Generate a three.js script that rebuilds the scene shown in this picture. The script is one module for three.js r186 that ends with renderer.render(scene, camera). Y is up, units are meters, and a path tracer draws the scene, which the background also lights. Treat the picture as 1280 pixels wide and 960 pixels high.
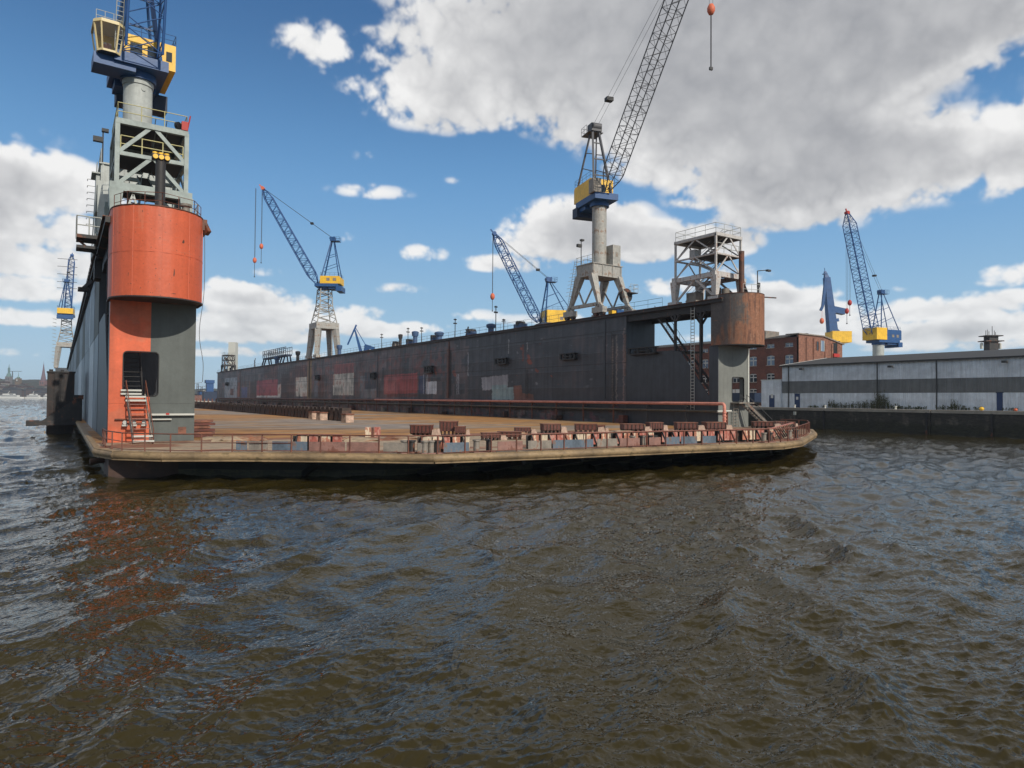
import * as THREE from 'three';
import { mergeGeometries } from 'three/addons/utils/BufferGeometryUtils.js';
import { ImprovedNoise } from 'three/addons/math/ImprovedNoise.js';

// ---------------------------------------------------------------- camera, sky, sun, exposure
const scene = new THREE.Scene();
const renderer = new THREE.WebGLRenderer({ antialias: true });
renderer.toneMapping = THREE.LinearToneMapping;
renderer.toneMappingExposure = 1.0;
renderer.shadowMap.enabled = true;

const FOCAL = 853, YAW = 33.5 * Math.PI / 180, PITCH = Math.atan(19 / 853), ROLL = 0.0077;
const EYE = new THREE.Vector3(-7.463, 4.401, 49.358);
const V3 = (x, y, z) => new THREE.Vector3(x, y, z);
const FWD = V3(Math.sin(YAW) * Math.cos(PITCH), Math.sin(PITCH), -Math.cos(YAW) * Math.cos(PITCH));
const R0 = V3(Math.cos(YAW), 0, Math.sin(YAW)), U0 = R0.clone().cross(FWD);
const RIGHT = R0.clone().multiplyScalar(Math.cos(ROLL)).addScaledVector(U0, Math.sin(ROLL));
const UP = U0.clone().multiplyScalar(Math.cos(ROLL)).addScaledVector(R0, -Math.sin(ROLL));
const camera = new THREE.PerspectiveCamera(2 * Math.atan(480 / FOCAL) * 180 / Math.PI, 4 / 3, 0.1, 9000);
camera.position.copy(EYE);
camera.quaternion.setFromRotationMatrix(new THREE.Matrix4().makeBasis(RIGHT, UP, FWD.clone().negate()));
scene.add(camera);

// photo pixels (1280 x 960) to directions, and to points on a plane that is known
const ray = (px, py) => FWD.clone().addScaledVector(RIGHT, (px - 640) / FOCAL).addScaledVector(UP, -(py - 480) / FOCAL);
const onX = (px, py, x) => { const d = ray(px, py); return EYE.clone().addScaledVector(d, (x - EYE.x) / d.x); };
const onY = (px, py, y) => { const d = ray(px, py); return EYE.clone().addScaledVector(d, (y - EYE.y) / d.y); };
const onZ = (px, py, z) => { const d = ray(px, py); return EYE.clone().addScaledVector(d, (z - EYE.z) / d.z); };
const atDepth = (px, py, d) => EYE.clone().addScaledVector(ray(px, py), d);
const pixelOf = (p) => { const v = p.clone().sub(EYE), w = v.dot(FWD); return [640 + FOCAL * v.dot(RIGHT) / w, 480 - FOCAL * v.dot(UP) / w, w]; };

function rng(seed) { let s = seed >>> 0; return () => { s = (s + 0x6d2b79f5) | 0; let t = Math.imul(s ^ (s >>> 15), 1 | s); t = (t + Math.imul(t ^ (t >>> 7), 61 | t)) ^ t; return ((t ^ (t >>> 14)) >>> 0) / 4294967296; }; }
const clamp = (x, a = 0, b = 1) => x < a ? a : x > b ? b : x;
const sstep = (a, b, x) => { const t = clamp((x - a) / (b - a)); return t * t * (3 - 2 * t); };
const mix = (a, b, t) => a + (b - a) * t;
const lin = (c) => { c /= 255; return c <= 0.04045 ? c / 12.92 : ((c + 0.055) / 1.055) ** 2.4; };
const srgb = (c) => 255 * (c <= 0.0031308 ? 12.92 * c : 1.055 * c ** (1 / 2.4) - 0.055);
// value noise, periodic in px, py
const HASH = new Float32Array(65536); { const r = rng(77); for (let i = 0; i < 65536; i++) HASH[i] = r(); }
const hash2 = (ix, iy, s) => HASH[(Math.imul(ix, 374761) + Math.imul(iy, 668265) + Math.imul(s, 97431) + (Math.imul(ix ^ (iy * 7), 40503) >>> 4)) & 65535];
function vnoise(x, y, px, py, s) {
  const fx = Math.floor(x), fy = Math.floor(y); let u = x - fx, v = y - fy;
  u = u * u * (3 - 2 * u); v = v * v * (3 - 2 * v);
  const x0 = ((fx % px) + px) % px, x1 = (x0 + 1) % px, y0 = ((fy % py) + py) % py, y1 = (y0 + 1) % py;
  const a = hash2(x0, y0, s), b = hash2(x1, y0, s), c = hash2(x0, y1, s), d = hash2(x1, y1, s);
  return a + (b - a) * u + (c - a) * v + (a - b - c + d) * u * v;
}
// fbm on the unit square, tiling; fx, fy are cells of the first octave
function fbm(u, v, fx, fy, oct, s) { let a = 0.5, t = 0, n = 0; for (let o = 0; o < oct; o++) { t += a * vnoise(u * fx, v * fy, fx, fy, s + o * 13); n += a; a *= 0.5; fx *= 2; fy *= 2; } return t / n; }

// the sky: clear air and fair-weather clouds, computed by direction
{
  const W = 4096, H = 2048, H2 = H / 2, data = new Float32Array(W * H * 4);
  const dens = new Float32Array(W * H2), bodyT = new Float32Array(W * H2);
  const r = rng(4242), blobs = [];
  // cloud bodies of the view: centre and half-size in photo pixels, turned into azimuth and elevation
  const put = (px, py, rx, ry, k = 1, flat = 0) => { const d = ray(px, py).normalize(); blobs.push({ a: Math.atan2(d.z, d.x), e: Math.asin(d.y), ra: rx / FOCAL, re: ry / FOCAL, k, flat }); };
  put(690, 60, 180, 112, 1.0); put(890, 80, 225, 150, 1.25); put(1080, 110, 205, 168, 1.3); put(560, 110, 125, 62, .8); put(1000, -40, 420, 120, 1.2);
  put(1200, 200, 110, 50, .75); put(985, 225, 140, 68, 1.0); put(1270, 190, 90, 58, .8); put(1290, -10, 70, 50, .6); put(840, 200, 70, 46, .7);
  put(730, 290, 100, 46, 1.05); put(810, 300, 90, 34, .9); put(890, 305, 60, 26, .7); put(660, 300, 45, 26, .6); put(640, 330, 60, 16, .3);
  put(400, 62, 52, 30, .55); put(478, 78, 30, 18, .4); put(480, 45, 36, 12, .3); put(560, 30, 32, 30, .5);
  put(462, 240, 56, 11, .32); put(530, 318, 32, 14, .45); put(500, 362, 36, 9, .3); put(455, 195, 16, 9, .22); put(430, 298, 18, 10, .25); put(570, 226, 16, 6, .2);
  put(25, 228, 95, 38, .95); put(-60, 250, 90, 60, 1.0); put(30, 285, 90, 26, .7); put(20, 325, 110, 22, .6); put(30, 362, 120, 17, .5); put(40, 398, 120, 13, .45); put(15, 441, 34, 5, .3);
  put(40, 172, 46, 13, .16); put(15, 165, 20, 8, .15);
  put(300, 372, 78, 20, .9); put(340, 398, 105, 20, .8); put(290, 416, 120, 17, .75); put(420, 392, 75, 13, .45); put(470, 412, 62, 13, .6); put(520, 410, 50, 10, .4); put(340, 342, 28, 8, .25); put(272, 350, 22, 9, .35); put(280, 440, 150, 8, .45);
  put(960, 372, 80, 19, .9); put(1000, 398, 80, 21, .85); put(920, 345, 42, 14, .4); put(1080, 405, 60, 14, .5); put(840, 360, 60, 14, .4); put(960, 420, 120, 9, .4);
  put(1170, 388, 76, 17, .85); put(1225, 412, 100, 18, .9); put(1160, 420, 80, 15, .8); put(1265, 344, 36, 15, .55); put(1260, 372, 34, 10, .5); put(1190, 372, 40, 8, .3); put(1280, 90, 16, 12, .5); put(1110, 360, 60, 8, .2);
  put(1240, 432, 120, 8, .5); put(700, 400, 160, 9, .25); put(590, 395, 46, 10, .3); put(610, 330, 40, 13, .45);
  // the same kind of weather all round, outside the frame
  for (let i = 0; i < 330; i++) {
    const a = r() * 2 * Math.PI - Math.PI, e = 0.03 + 1.3 * r() ** 1.7; let da = a - (YAW - Math.PI / 2); da -= 2 * Math.PI * Math.round(da / (2 * Math.PI));
    const big = 0.05 + 0.3 * e * (0.4 + r()), k = 0.35 + 0.8 * r(), rat = 0.25 + 0.35 * sstep(0.05, 0.7, e);
    if (Math.abs(da) < 0.72 + big && e < 0.52 + big * rat) continue;
    blobs.push({ a, e, ra: big, re: big * rat, k, flat: 0 });
  }
  for (const b of blobs) {
    const spread = b.ra * 1.5 / Math.max(0.2, Math.cos(Math.min(b.e, 1.4)));
    const c0 = Math.floor(((b.a - spread) / (2 * Math.PI) + 0.5) * W), c1 = Math.ceil(((b.a + spread) / (2 * Math.PI) + 0.5) * W);
    const r0 = Math.max(0, Math.floor((b.e - b.re * 1.5) / Math.PI * H)), r1 = Math.min(H2 - 1, Math.ceil((b.e + b.re * 1.5) / Math.PI * H));
    for (let row = r0; row <= r1; row++) {
      const e = (row + 0.5) / H * Math.PI, ce = Math.cos(e); let dy = (e - b.e) / b.re; if (dy < 0) dy *= 1.25;
      for (let col = c0; col <= c1; col++) {
        const c = ((col % W) + W) % W, a = ((col + 0.5) / W - 0.5) * 2 * Math.PI, dx = (a - b.a) * ce / b.ra, q = 1 - dx * dx - dy * dy;
        if (q > -1) { const m = b.k * (q + 0.25), i = row * W + c; bodyT[i] = Math.max(bodyT[i], m) + 0.18 * Math.max(0, Math.min(bodyT[i], m)); }
      }
    }
  }
  // gaps of clear air in the great cloud
  for (const [px, py, rx, ry] of [[1195, 120, 80, 24], [1265, 105, 60, 36], [1175, 278, 80, 26], [690, 212, 62, 24], [775, 243, 60, 14], [860, 268, 60, 10]]) { const d = ray(px, py).normalize(), a0 = Math.atan2(d.z, d.x), e0 = Math.asin(d.y), c0 = Math.round((a0 / (2 * Math.PI) + 0.5) * W), r0 = Math.round(e0 / Math.PI * H), sx = Math.round(rx * 2 / FOCAL / (2 * Math.PI) * W / Math.cos(e0)), sy = Math.round(ry * 2 / FOCAL / Math.PI * H); for (let j = -sy; j <= sy; j++) for (let k = -sx; k <= sx; k++) { const q = 1 - (j / sy) ** 2 - (k / sx) ** 2, row = r0 + j; if (q > 0 && row >= 0 && row < H2) bodyT[row * W + ((c0 + k) & (W - 1))] *= 1 - 0.78 * q * q * q; } }
  const low = new Float32Array(W * H2), tone = new Float32Array(W * H2), pn = new ImprovedNoise();
  const fb3 = (x, y, z, f, oct, s) => { let t = 0, a = 0.5; for (let o = 0; o < oct; o++) { t += a * pn.noise(x * f + s, y * f + s * 1.7, z * f - s * 0.6); a *= 0.52; f *= 2.03; } return t; };   // about -0.6 to 0.6
  const bil3 = (x, y, z, f, oct, s) => { let t = 0, a = 0.5; for (let o = 0; o < oct; o++) { t += a * Math.abs(pn.noise(x * f + s, y * f + s * 1.3, z * f - s)); a *= 0.55; f *= 2.1; } return t * 2 - 0.42; };   // rounded billows with sharp creases
  for (let row = 0; row < H2; row++) {
    const e = (row + 0.5) / H * Math.PI, ce = Math.cos(e), Y = Math.sin(e) + 0.13 * (1 - Math.exp(-e / 0.1));   // clouds flatten towards the horizon
    for (let col = 0; col < W; col++) {
      const i = row * W + col, body = bodyT[i];
      if (body <= 0.001) continue;
      const a = ((col + 0.5) / W - 0.5) * 2 * Math.PI, x = Math.cos(a) * ce, z = Math.sin(a) * ce;
      const fine = e < 0.62 && x * FWD.x + z * FWD.z > 0.55; const n = fb3(x, Y, z, 9, fine ? 3 : 2, 11.3), m = fb3(x, Y, z, 34, fine ? 4 : 2, 47.1), bl = bil3(x, Y, z, 24, fine ? 4 : 2, 5.9), edge = sstep(0, 0.25, body), l = Math.min(body, 1.4) * 0.92 + n * 0.95 - 0.1;
      low[i] = Math.max(0, l + m * 0.2) * edge; dens[i] = Math.max(0, l + m * 0.5 + bl * 0.62) * edge;
      tone[i] = 0.17 * fb3(x, Y, z, 13, fine ? 3 : 1, 80.7) + 0.2 * bl * (1 - 0.6 * sstep(0.9, 1.6, body)) + 0.03 * m;
    }
  }
  const AIR = [[-0.2, .45, .62, .73], [0, .45, .62, .73], [0.05, .41, .59, .735], [0.115, .325, .53, .725], [0.28, .165, .36, .635], [0.5, .063, .168, .37], [0.9, .03, .095, .25], [1.6, .02, .07, .2], [2, .02, .07, .2]];
  const airAt = (e) => { let k = 1; while (e > AIR[k + 1][0]) k++; const [a, b, c, d] = [AIR[k - 1], AIR[k], AIR[k + 1], AIR[Math.min(k + 2, AIR.length - 1)]], h = c[0] - b[0], t = (e - b[0]) / h; return [1, 2, 3].map((q) => { const m0 = (c[q] - a[q]) / (c[0] - a[0]) * h, m1 = (d[q] - b[q]) / (d[0] - b[0]) * h; return (2 * t ** 3 - 3 * t * t + 1) * b[q] + (t ** 3 - 2 * t * t + t) * m0 + (-2 * t ** 3 + 3 * t * t) * c[q] + (t ** 3 - t * t) * m1; }); };
  for (let row = 0; row < H; row++) {
    const e = ((row + 0.5) / H - 0.5) * Math.PI, ee = clamp(e, 0, 1.57), air = airAt(ee), far = Math.exp(-ee / 0.06) * 0.4;
    for (let col = 0; col < W; col++) {
      const o = (row * W + col) * 4; let R = air[0], G = air[1], B = air[2];
      if (row >= H2) {
        const rr = row - H2, i = rr * W + col, d = dens[i];
        if (d > 0) {
          const alpha = sstep(0, 0.42, d) * (0.35 + 0.65 * sstep(0.05, 0.4, bodyT[i])), st = 2 + Math.round(ee * 12); let above = 0;
          for (let k = 1; k <= 9; k++) above += low[Math.min(H2 - 1, rr + k * st) * W + ((col + (k * st >> 1)) & (W - 1))];
          const thick = Math.max(0, bodyT[i] - 0.85) * 1.5 + above / 9 * 0.5;
          const L = clamp(0.385 + 0.55 * Math.exp(-thick * 1.15) + tone[i], 0.34, 0.92);
          R = mix(R, mix(L * 0.99 - (1 - L) * 0.012, air[0] * 1.2 + .12, far), alpha); G = mix(G, mix(L * 0.985 + (1 - L) * 0.006, air[1] * 1.1 + .1, far), alpha); B = mix(B, mix(L * 0.975 + (1 - L) * 0.055, air[2] + .07, far), alpha);
        }
      }
      data[o] = R; data[o + 1] = G; data[o + 2] = B; data[o + 3] = 1;
    }
  }
  const sky = new THREE.DataTexture(data, W, H, THREE.RGBAFormat, THREE.FloatType);
  sky.mapping = THREE.EquirectangularReflectionMapping; sky.magFilter = THREE.LinearFilter; sky.wrapS = THREE.RepeatWrapping; sky.needsUpdate = true;
  scene.background = sky; scene.environment = sky;
}
const sunAzimuth = 5 * Math.PI / 180, sunHeight = 33 * Math.PI / 180;
const sun = new THREE.DirectionalLight(new THREE.Color().setRGB(1, 0.93, 0.82), 3.6);
sun.position.set(Math.sin(sunAzimuth) * Math.cos(sunHeight), Math.sin(sunHeight), Math.cos(sunAzimuth) * Math.cos(sunHeight)).multiplyScalar(400).add(V3(30, 0, -60));
sun.target.position.set(30, 0, -60); sun.castShadow = true; sun.shadow.radius = 1;
Object.assign(sun.shadow.camera, { left: -260, right: 260, top: 200, bottom: -200, near: 1, far: 1200 }); sun.shadow.mapSize.set(4096, 4096);
scene.add(sun, sun.target);

// ---------------------------------------------------------------- builders
const taken = new Map();
function numbered(n) { const k = taken.get(n) ?? 0; taken.set(n, k + 1); return k ? n + '_' + String(k).padStart(3, '0') : n; }
function tag(o, label, category, group, kind) { if (label) o.userData.label = label; if (category) o.userData.category = category; if (group) o.userData.group = group; if (kind) o.userData.kind = kind; return o; }
function thing(name, label, category, x = 0, y = 0, z = 0, turn = 0, group) {
  const g = new THREE.Group(); g.name = numbered(name); g.position.set(x, y, z); g.rotation.y = turn; scene.add(g); return tag(g, label, category, group);
}
function sub(name, parent, x = 0, y = 0, z = 0, turn = 0) { const g = new THREE.Group(); g.name = name; g.position.set(x, y, z); g.rotation.y = turn; parent.add(g); return g; }
const P3 = (p) => p.isVector3 ? p : V3(...p);
// gathers shapes and merges them into one mesh; texture coordinates are metres by the way a face points
class MB {
  constructor(m) { this.g = []; this.m = m || null; }
  add(geo) { if (geo.index) geo = geo.toNonIndexed(); for (const k of Object.keys(geo.attributes)) if (k !== 'position' && k !== 'normal') geo.deleteAttribute(k); if (this.m) geo.applyMatrix4(this.m); this.g.push(geo); return this; }
  box(x0, x1, y0, y1, z0, z1) { const g = new THREE.BoxGeometry(Math.abs(x1 - x0), Math.abs(y1 - y0), Math.abs(z1 - z0)); g.translate((x0 + x1) / 2, (y0 + y1) / 2, (z0 + z1) / 2); return this.add(g); }
  bar(a, b, w, h = w, w2 = w, h2 = h) {   // beam from a to b, w across (level) and h deep, may taper
    a = P3(a); b = P3(b); const d = b.clone().sub(a), L = d.length(); d.normalize();
    const s = Math.abs(d.y) > 0.999 ? V3(1, 0, 0) : V3(0, 1, 0).cross(d).normalize(), t = d.clone().cross(s);
    const g = new THREE.BoxGeometry(1, 1, L), p = g.attributes.position;
    for (let i = 0; i < p.count; i++) { const k = p.getZ(i) > 0; p.setXY(i, p.getX(i) * (k ? w2 : w), p.getY(i) * (k ? h2 : h)); }
    g.computeVertexNormals(); g.applyMatrix4(new THREE.Matrix4().makeBasis(s, t, d).setPosition(a.clone().add(b).multiplyScalar(0.5))); return this.add(g);
  }
  tube(a, b, r, n = 6, r2 = r, open = false) {
    a = P3(a); b = P3(b); const d = b.clone().sub(a), L = d.length();
    const g = new THREE.CylinderGeometry(r2, r, L, n, 1, open); g.applyQuaternion(new THREE.Quaternion().setFromUnitVectors(V3(0, 1, 0), d.normalize())); g.translate(...a.clone().add(b).multiplyScalar(0.5).toArray()); return this.add(g);
  }
  path(pts, r, n = 5) { for (let i = 0; i + 1 < pts.length; i++) this.tube(pts[i], pts[i + 1], r, n); return this; }
  curve(pts, r, seg = 24, n = 6) { return this.add(new THREE.TubeGeometry(new THREE.CatmullRomCurve3(pts.map(P3)), seg, r, n)); }
  // outline in a plane, given thickness: axis 'x' takes [z, y], 'y' takes [x, z], 'z' takes [x, y]
  prism(axis, pts, lo, hi, holes = []) {
    const f = axis === 'x' ? ([a, b]) => new THREE.Vector2(-a, b) : axis === 'y' ? ([a, b]) => new THREE.Vector2(a, -b) : ([a, b]) => new THREE.Vector2(a, b);
    const sh = new THREE.Shape(pts.map(f)); for (const h of holes) sh.holes.push(new THREE.Path(h.map(f)));
    const g = new THREE.ExtrudeGeometry(sh, { depth: hi - lo, bevelEnabled: false });
    if (axis === 'x') { g.rotateY(Math.PI / 2); g.translate(lo, 0, 0); } else if (axis === 'y') { g.rotateX(-Math.PI / 2); g.translate(0, lo, 0); } else g.translate(0, 0, lo);
    return this.add(g);
  }
  sphere(x, y, z, r, sy = 1, n = 10) { const g = new THREE.SphereGeometry(r, n, Math.max(4, n / 2 | 0)); g.scale(1, sy, 1); g.translate(x, y, z); return this.add(g); }
  build(name, mat, parent = scene, uv = null) {
    const g = this.g.length > 1 ? mergeGeometries(this.g) : this.g[0]; metric(g, uv);
    const m = new THREE.Mesh(g, mat); m.name = parent === scene ? numbered(name) : name; m.castShadow = m.receiveShadow = true; parent.add(m); return m;
  }
}
function metric(g, uv) {
  const p = g.attributes.position, t = new Float32Array(p.count * 2), a = V3(), b = V3(), c = V3();
  for (let i = 0; i < p.count; i += 3) {
    a.fromBufferAttribute(p, i); b.fromBufferAttribute(p, i + 1).sub(a); c.fromBufferAttribute(p, i + 2).sub(a); b.cross(c);
    const ax = Math.abs(b.x), ay = Math.abs(b.y), az = Math.abs(b.z);
    for (let k = i; k < i + 3; k++) {
      const x = p.getX(k), y = p.getY(k), z = p.getZ(k); let u, v;
      if (uv) [u, v] = uv(x, y, z); else if (ay >= ax && ay >= az) { u = x; v = z; } else if (ax >= az) { u = z; v = y; } else { u = x; v = y; }
      t[2 * k] = u; t[2 * k + 1] = v;
    }
  }
  g.setAttribute('uv', new THREE.BufferAttribute(t, 2));
}
const M4 = (x, y, z, turn = 0) => new THREE.Matrix4().makeRotationY(turn).setPosition(x, y, z);
function rail(mb, pts, h = 1.05, step = 1.8, r = 0.025, mids = [0.5]) {   // a pipe railing along a line of points
  for (let i = 0; i + 1 < pts.length; i++) {
    const a = P3(pts[i]), b = P3(pts[i + 1]), n = Math.max(1, Math.round(a.distanceTo(b) / step));
    for (const k of [1, ...mids]) mb.tube(V3(a.x, a.y + h * k, a.z), V3(b.x, b.y + h * k, b.z), r, 4);
    for (let j = 0; j <= n; j++) { const p = a.clone().lerp(b, j / n); mb.tube(p, V3(p.x, p.y + h, p.z), r, 4); }
  }
  return mb;
}
function ladder(mb, a, b, side, w = 0.5, r = 0.03, step = 0.3) {   // rungs between two stiles
  a = P3(a); b = P3(b); side = P3(side).normalize().multiplyScalar(w / 2); const n = Math.round(a.distanceTo(b) / step);
  for (const s of [-1, 1]) mb.tube(a.clone().addScaledVector(side, s), b.clone().addScaledVector(side, s), r, 4);
  for (let i = 1; i < n; i++) { const p = a.clone().lerp(b, i / n); mb.tube(p.clone().sub(side), p.clone().add(side), r * 0.8, 4); }
  return mb;
}
// four-chord lattice from a to b; returns chords and lacing
function lattice(a, b, w0, w1, bays, rc, rl, endTaper = 0, m = null, hint = null) {
  a = P3(a); b = P3(b); const d = b.clone().sub(a).normalize(); const s = hint ? P3(hint).clone().addScaledVector(d, -P3(hint).dot(d)).normalize() : Math.abs(d.y) > 0.98 ? V3(1, 0, 0) : V3(0, 1, 0).cross(d).normalize(), t = d.clone().cross(s);
  const C = new MB(m), L = new MB(m), q = (k, i, j) => { const u = k / bays; let w = mix(w0, w1, u) / 2; if (endTaper) w *= Math.min(1, 0.28 + u / endTaper, 0.22 + (1 - u) / endTaper); return a.clone().lerp(b, u).addScaledVector(s, i * w).addScaledVector(t, j * w); };
  const cs = [[-1, -1], [1, -1], [1, 1], [-1, 1]];
  for (let k = 0; k < bays; k++) for (let c = 0; c < 4; c++) {
    const e = cs[c], f = cs[(c + 1) % 4];
    C.tube(q(k, ...e), q(k + 1, ...e), rc, 5, rc, true);
    if (k % 2) L.tube(q(k, ...e), q(k + 1, ...f), rl, 4, rl, true); else L.tube(q(k, ...f), q(k + 1, ...e), rl, 4, rl, true);
    if (k % 3 === 0 || k === bays - 1) L.tube(q(k, ...e), q(k, ...f), rl, 4, rl, true);
  }
  return [C, L];
}

// ---------------------------------------------------------------- materials
function pixelsTex(w, h, fn, repeatMetres, colour = true) {
  const d = new Uint8Array(w * h * 4), c = [0, 0, 0];
  for (let y = 0; y < h; y++) for (let x = 0; x < w; x++) { fn((x + 0.5) / w, (y + 0.5) / h, c); const o = (y * w + x) * 4; d[o] = clamp(c[0], 0, 255); d[o + 1] = clamp(c[1], 0, 255); d[o + 2] = clamp(c[2], 0, 255); d[o + 3] = 255; }
  const t = new THREE.DataTexture(d, w, h); t.magFilter = THREE.LinearFilter; t.minFilter = THREE.LinearMipmapLinearFilter; t.generateMipmaps = true; t.wrapS = t.wrapT = THREE.RepeatWrapping; if (colour) t.colorSpace = THREE.SRGBColorSpace;
  if (repeatMetres) t.repeat.set(1 / repeatMetres[0], 1 / repeatMetres[1]); t.needsUpdate = true; return t;
}
const RUST = [104, 58, 36];
// weathered paint: base colour with blotches, streaks that run down, and rust breaking through
function worn(base, { rust = 0.12, rustCol = RUST, seed = 1, size = [6, 6], streak = 0.5, mott = 0.18, alt = null, altAmt = 0, n = 256 } = {}) {
  return pixelsTex(n, n, (u, v, c) => {
    const a = fbm(u, v, 4, 4, 5, seed), b = fbm(u, v, 16, 16, 3, seed + 3), s = fbm(u, v, 28, 2, 3, seed + 7), f = vnoise(u * 97, v * 97, 97, 97, seed + 5);
    const k = 1 + mott * ((a - .5) * 1.6 + (b - .5) * 0.8 + (s - .5) * streak + (f - .5) * 0.3);
    const m = a * 0.5 + b * 0.28 + s * 0.22 * (0.4 + streak), rr = rust > 0 ? sstep(0.68 - rust, 0.76 - rust * 0.75, m) : 0, al = alt ? sstep(0.6 - altAmt, 0.68 - altAmt, fbm(u, v, 5, 5, 4, seed + 41)) : 0;
    for (let i = 0; i < 3; i++) { let x = base[i]; if (al) x = mix(x, alt[i], al); c[i] = mix(x * k, rustCol[i] * (0.7 + 0.6 * b), rr * 0.85); }
  }, size);
}
const noiseBump = pixelsTex(256, 256, (u, v, c) => { c[0] = c[1] = c[2] = 255 * fbm(u, v, 8, 8, 5, 900); }, [2.5, 2.5], false);
const plateBump = pixelsTex(256, 256, (u, v, c) => { c[0] = c[1] = c[2] = 255 * (0.75 * fbm(u, v, 4, 4, 3, 910) + 0.25 * fbm(u, v, 32, 32, 2, 912)); }, [5, 5], false);
function steel(base, o = {}) {
  return new THREE.MeshStandardMaterial({ map: worn(base, o), roughness: o.rough ?? 0.62, metalness: o.metal ?? 0, bumpMap: o.flat ? null : plateBump, bumpScale: o.bump ?? 0.02 });
}
function plain(base, rough = 0.7, metal = 0) { return new THREE.MeshStandardMaterial({ color: new THREE.Color().setRGB(lin(base[0]), lin(base[1]), lin(base[2])), roughness: rough, metalness: metal }); }
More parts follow.
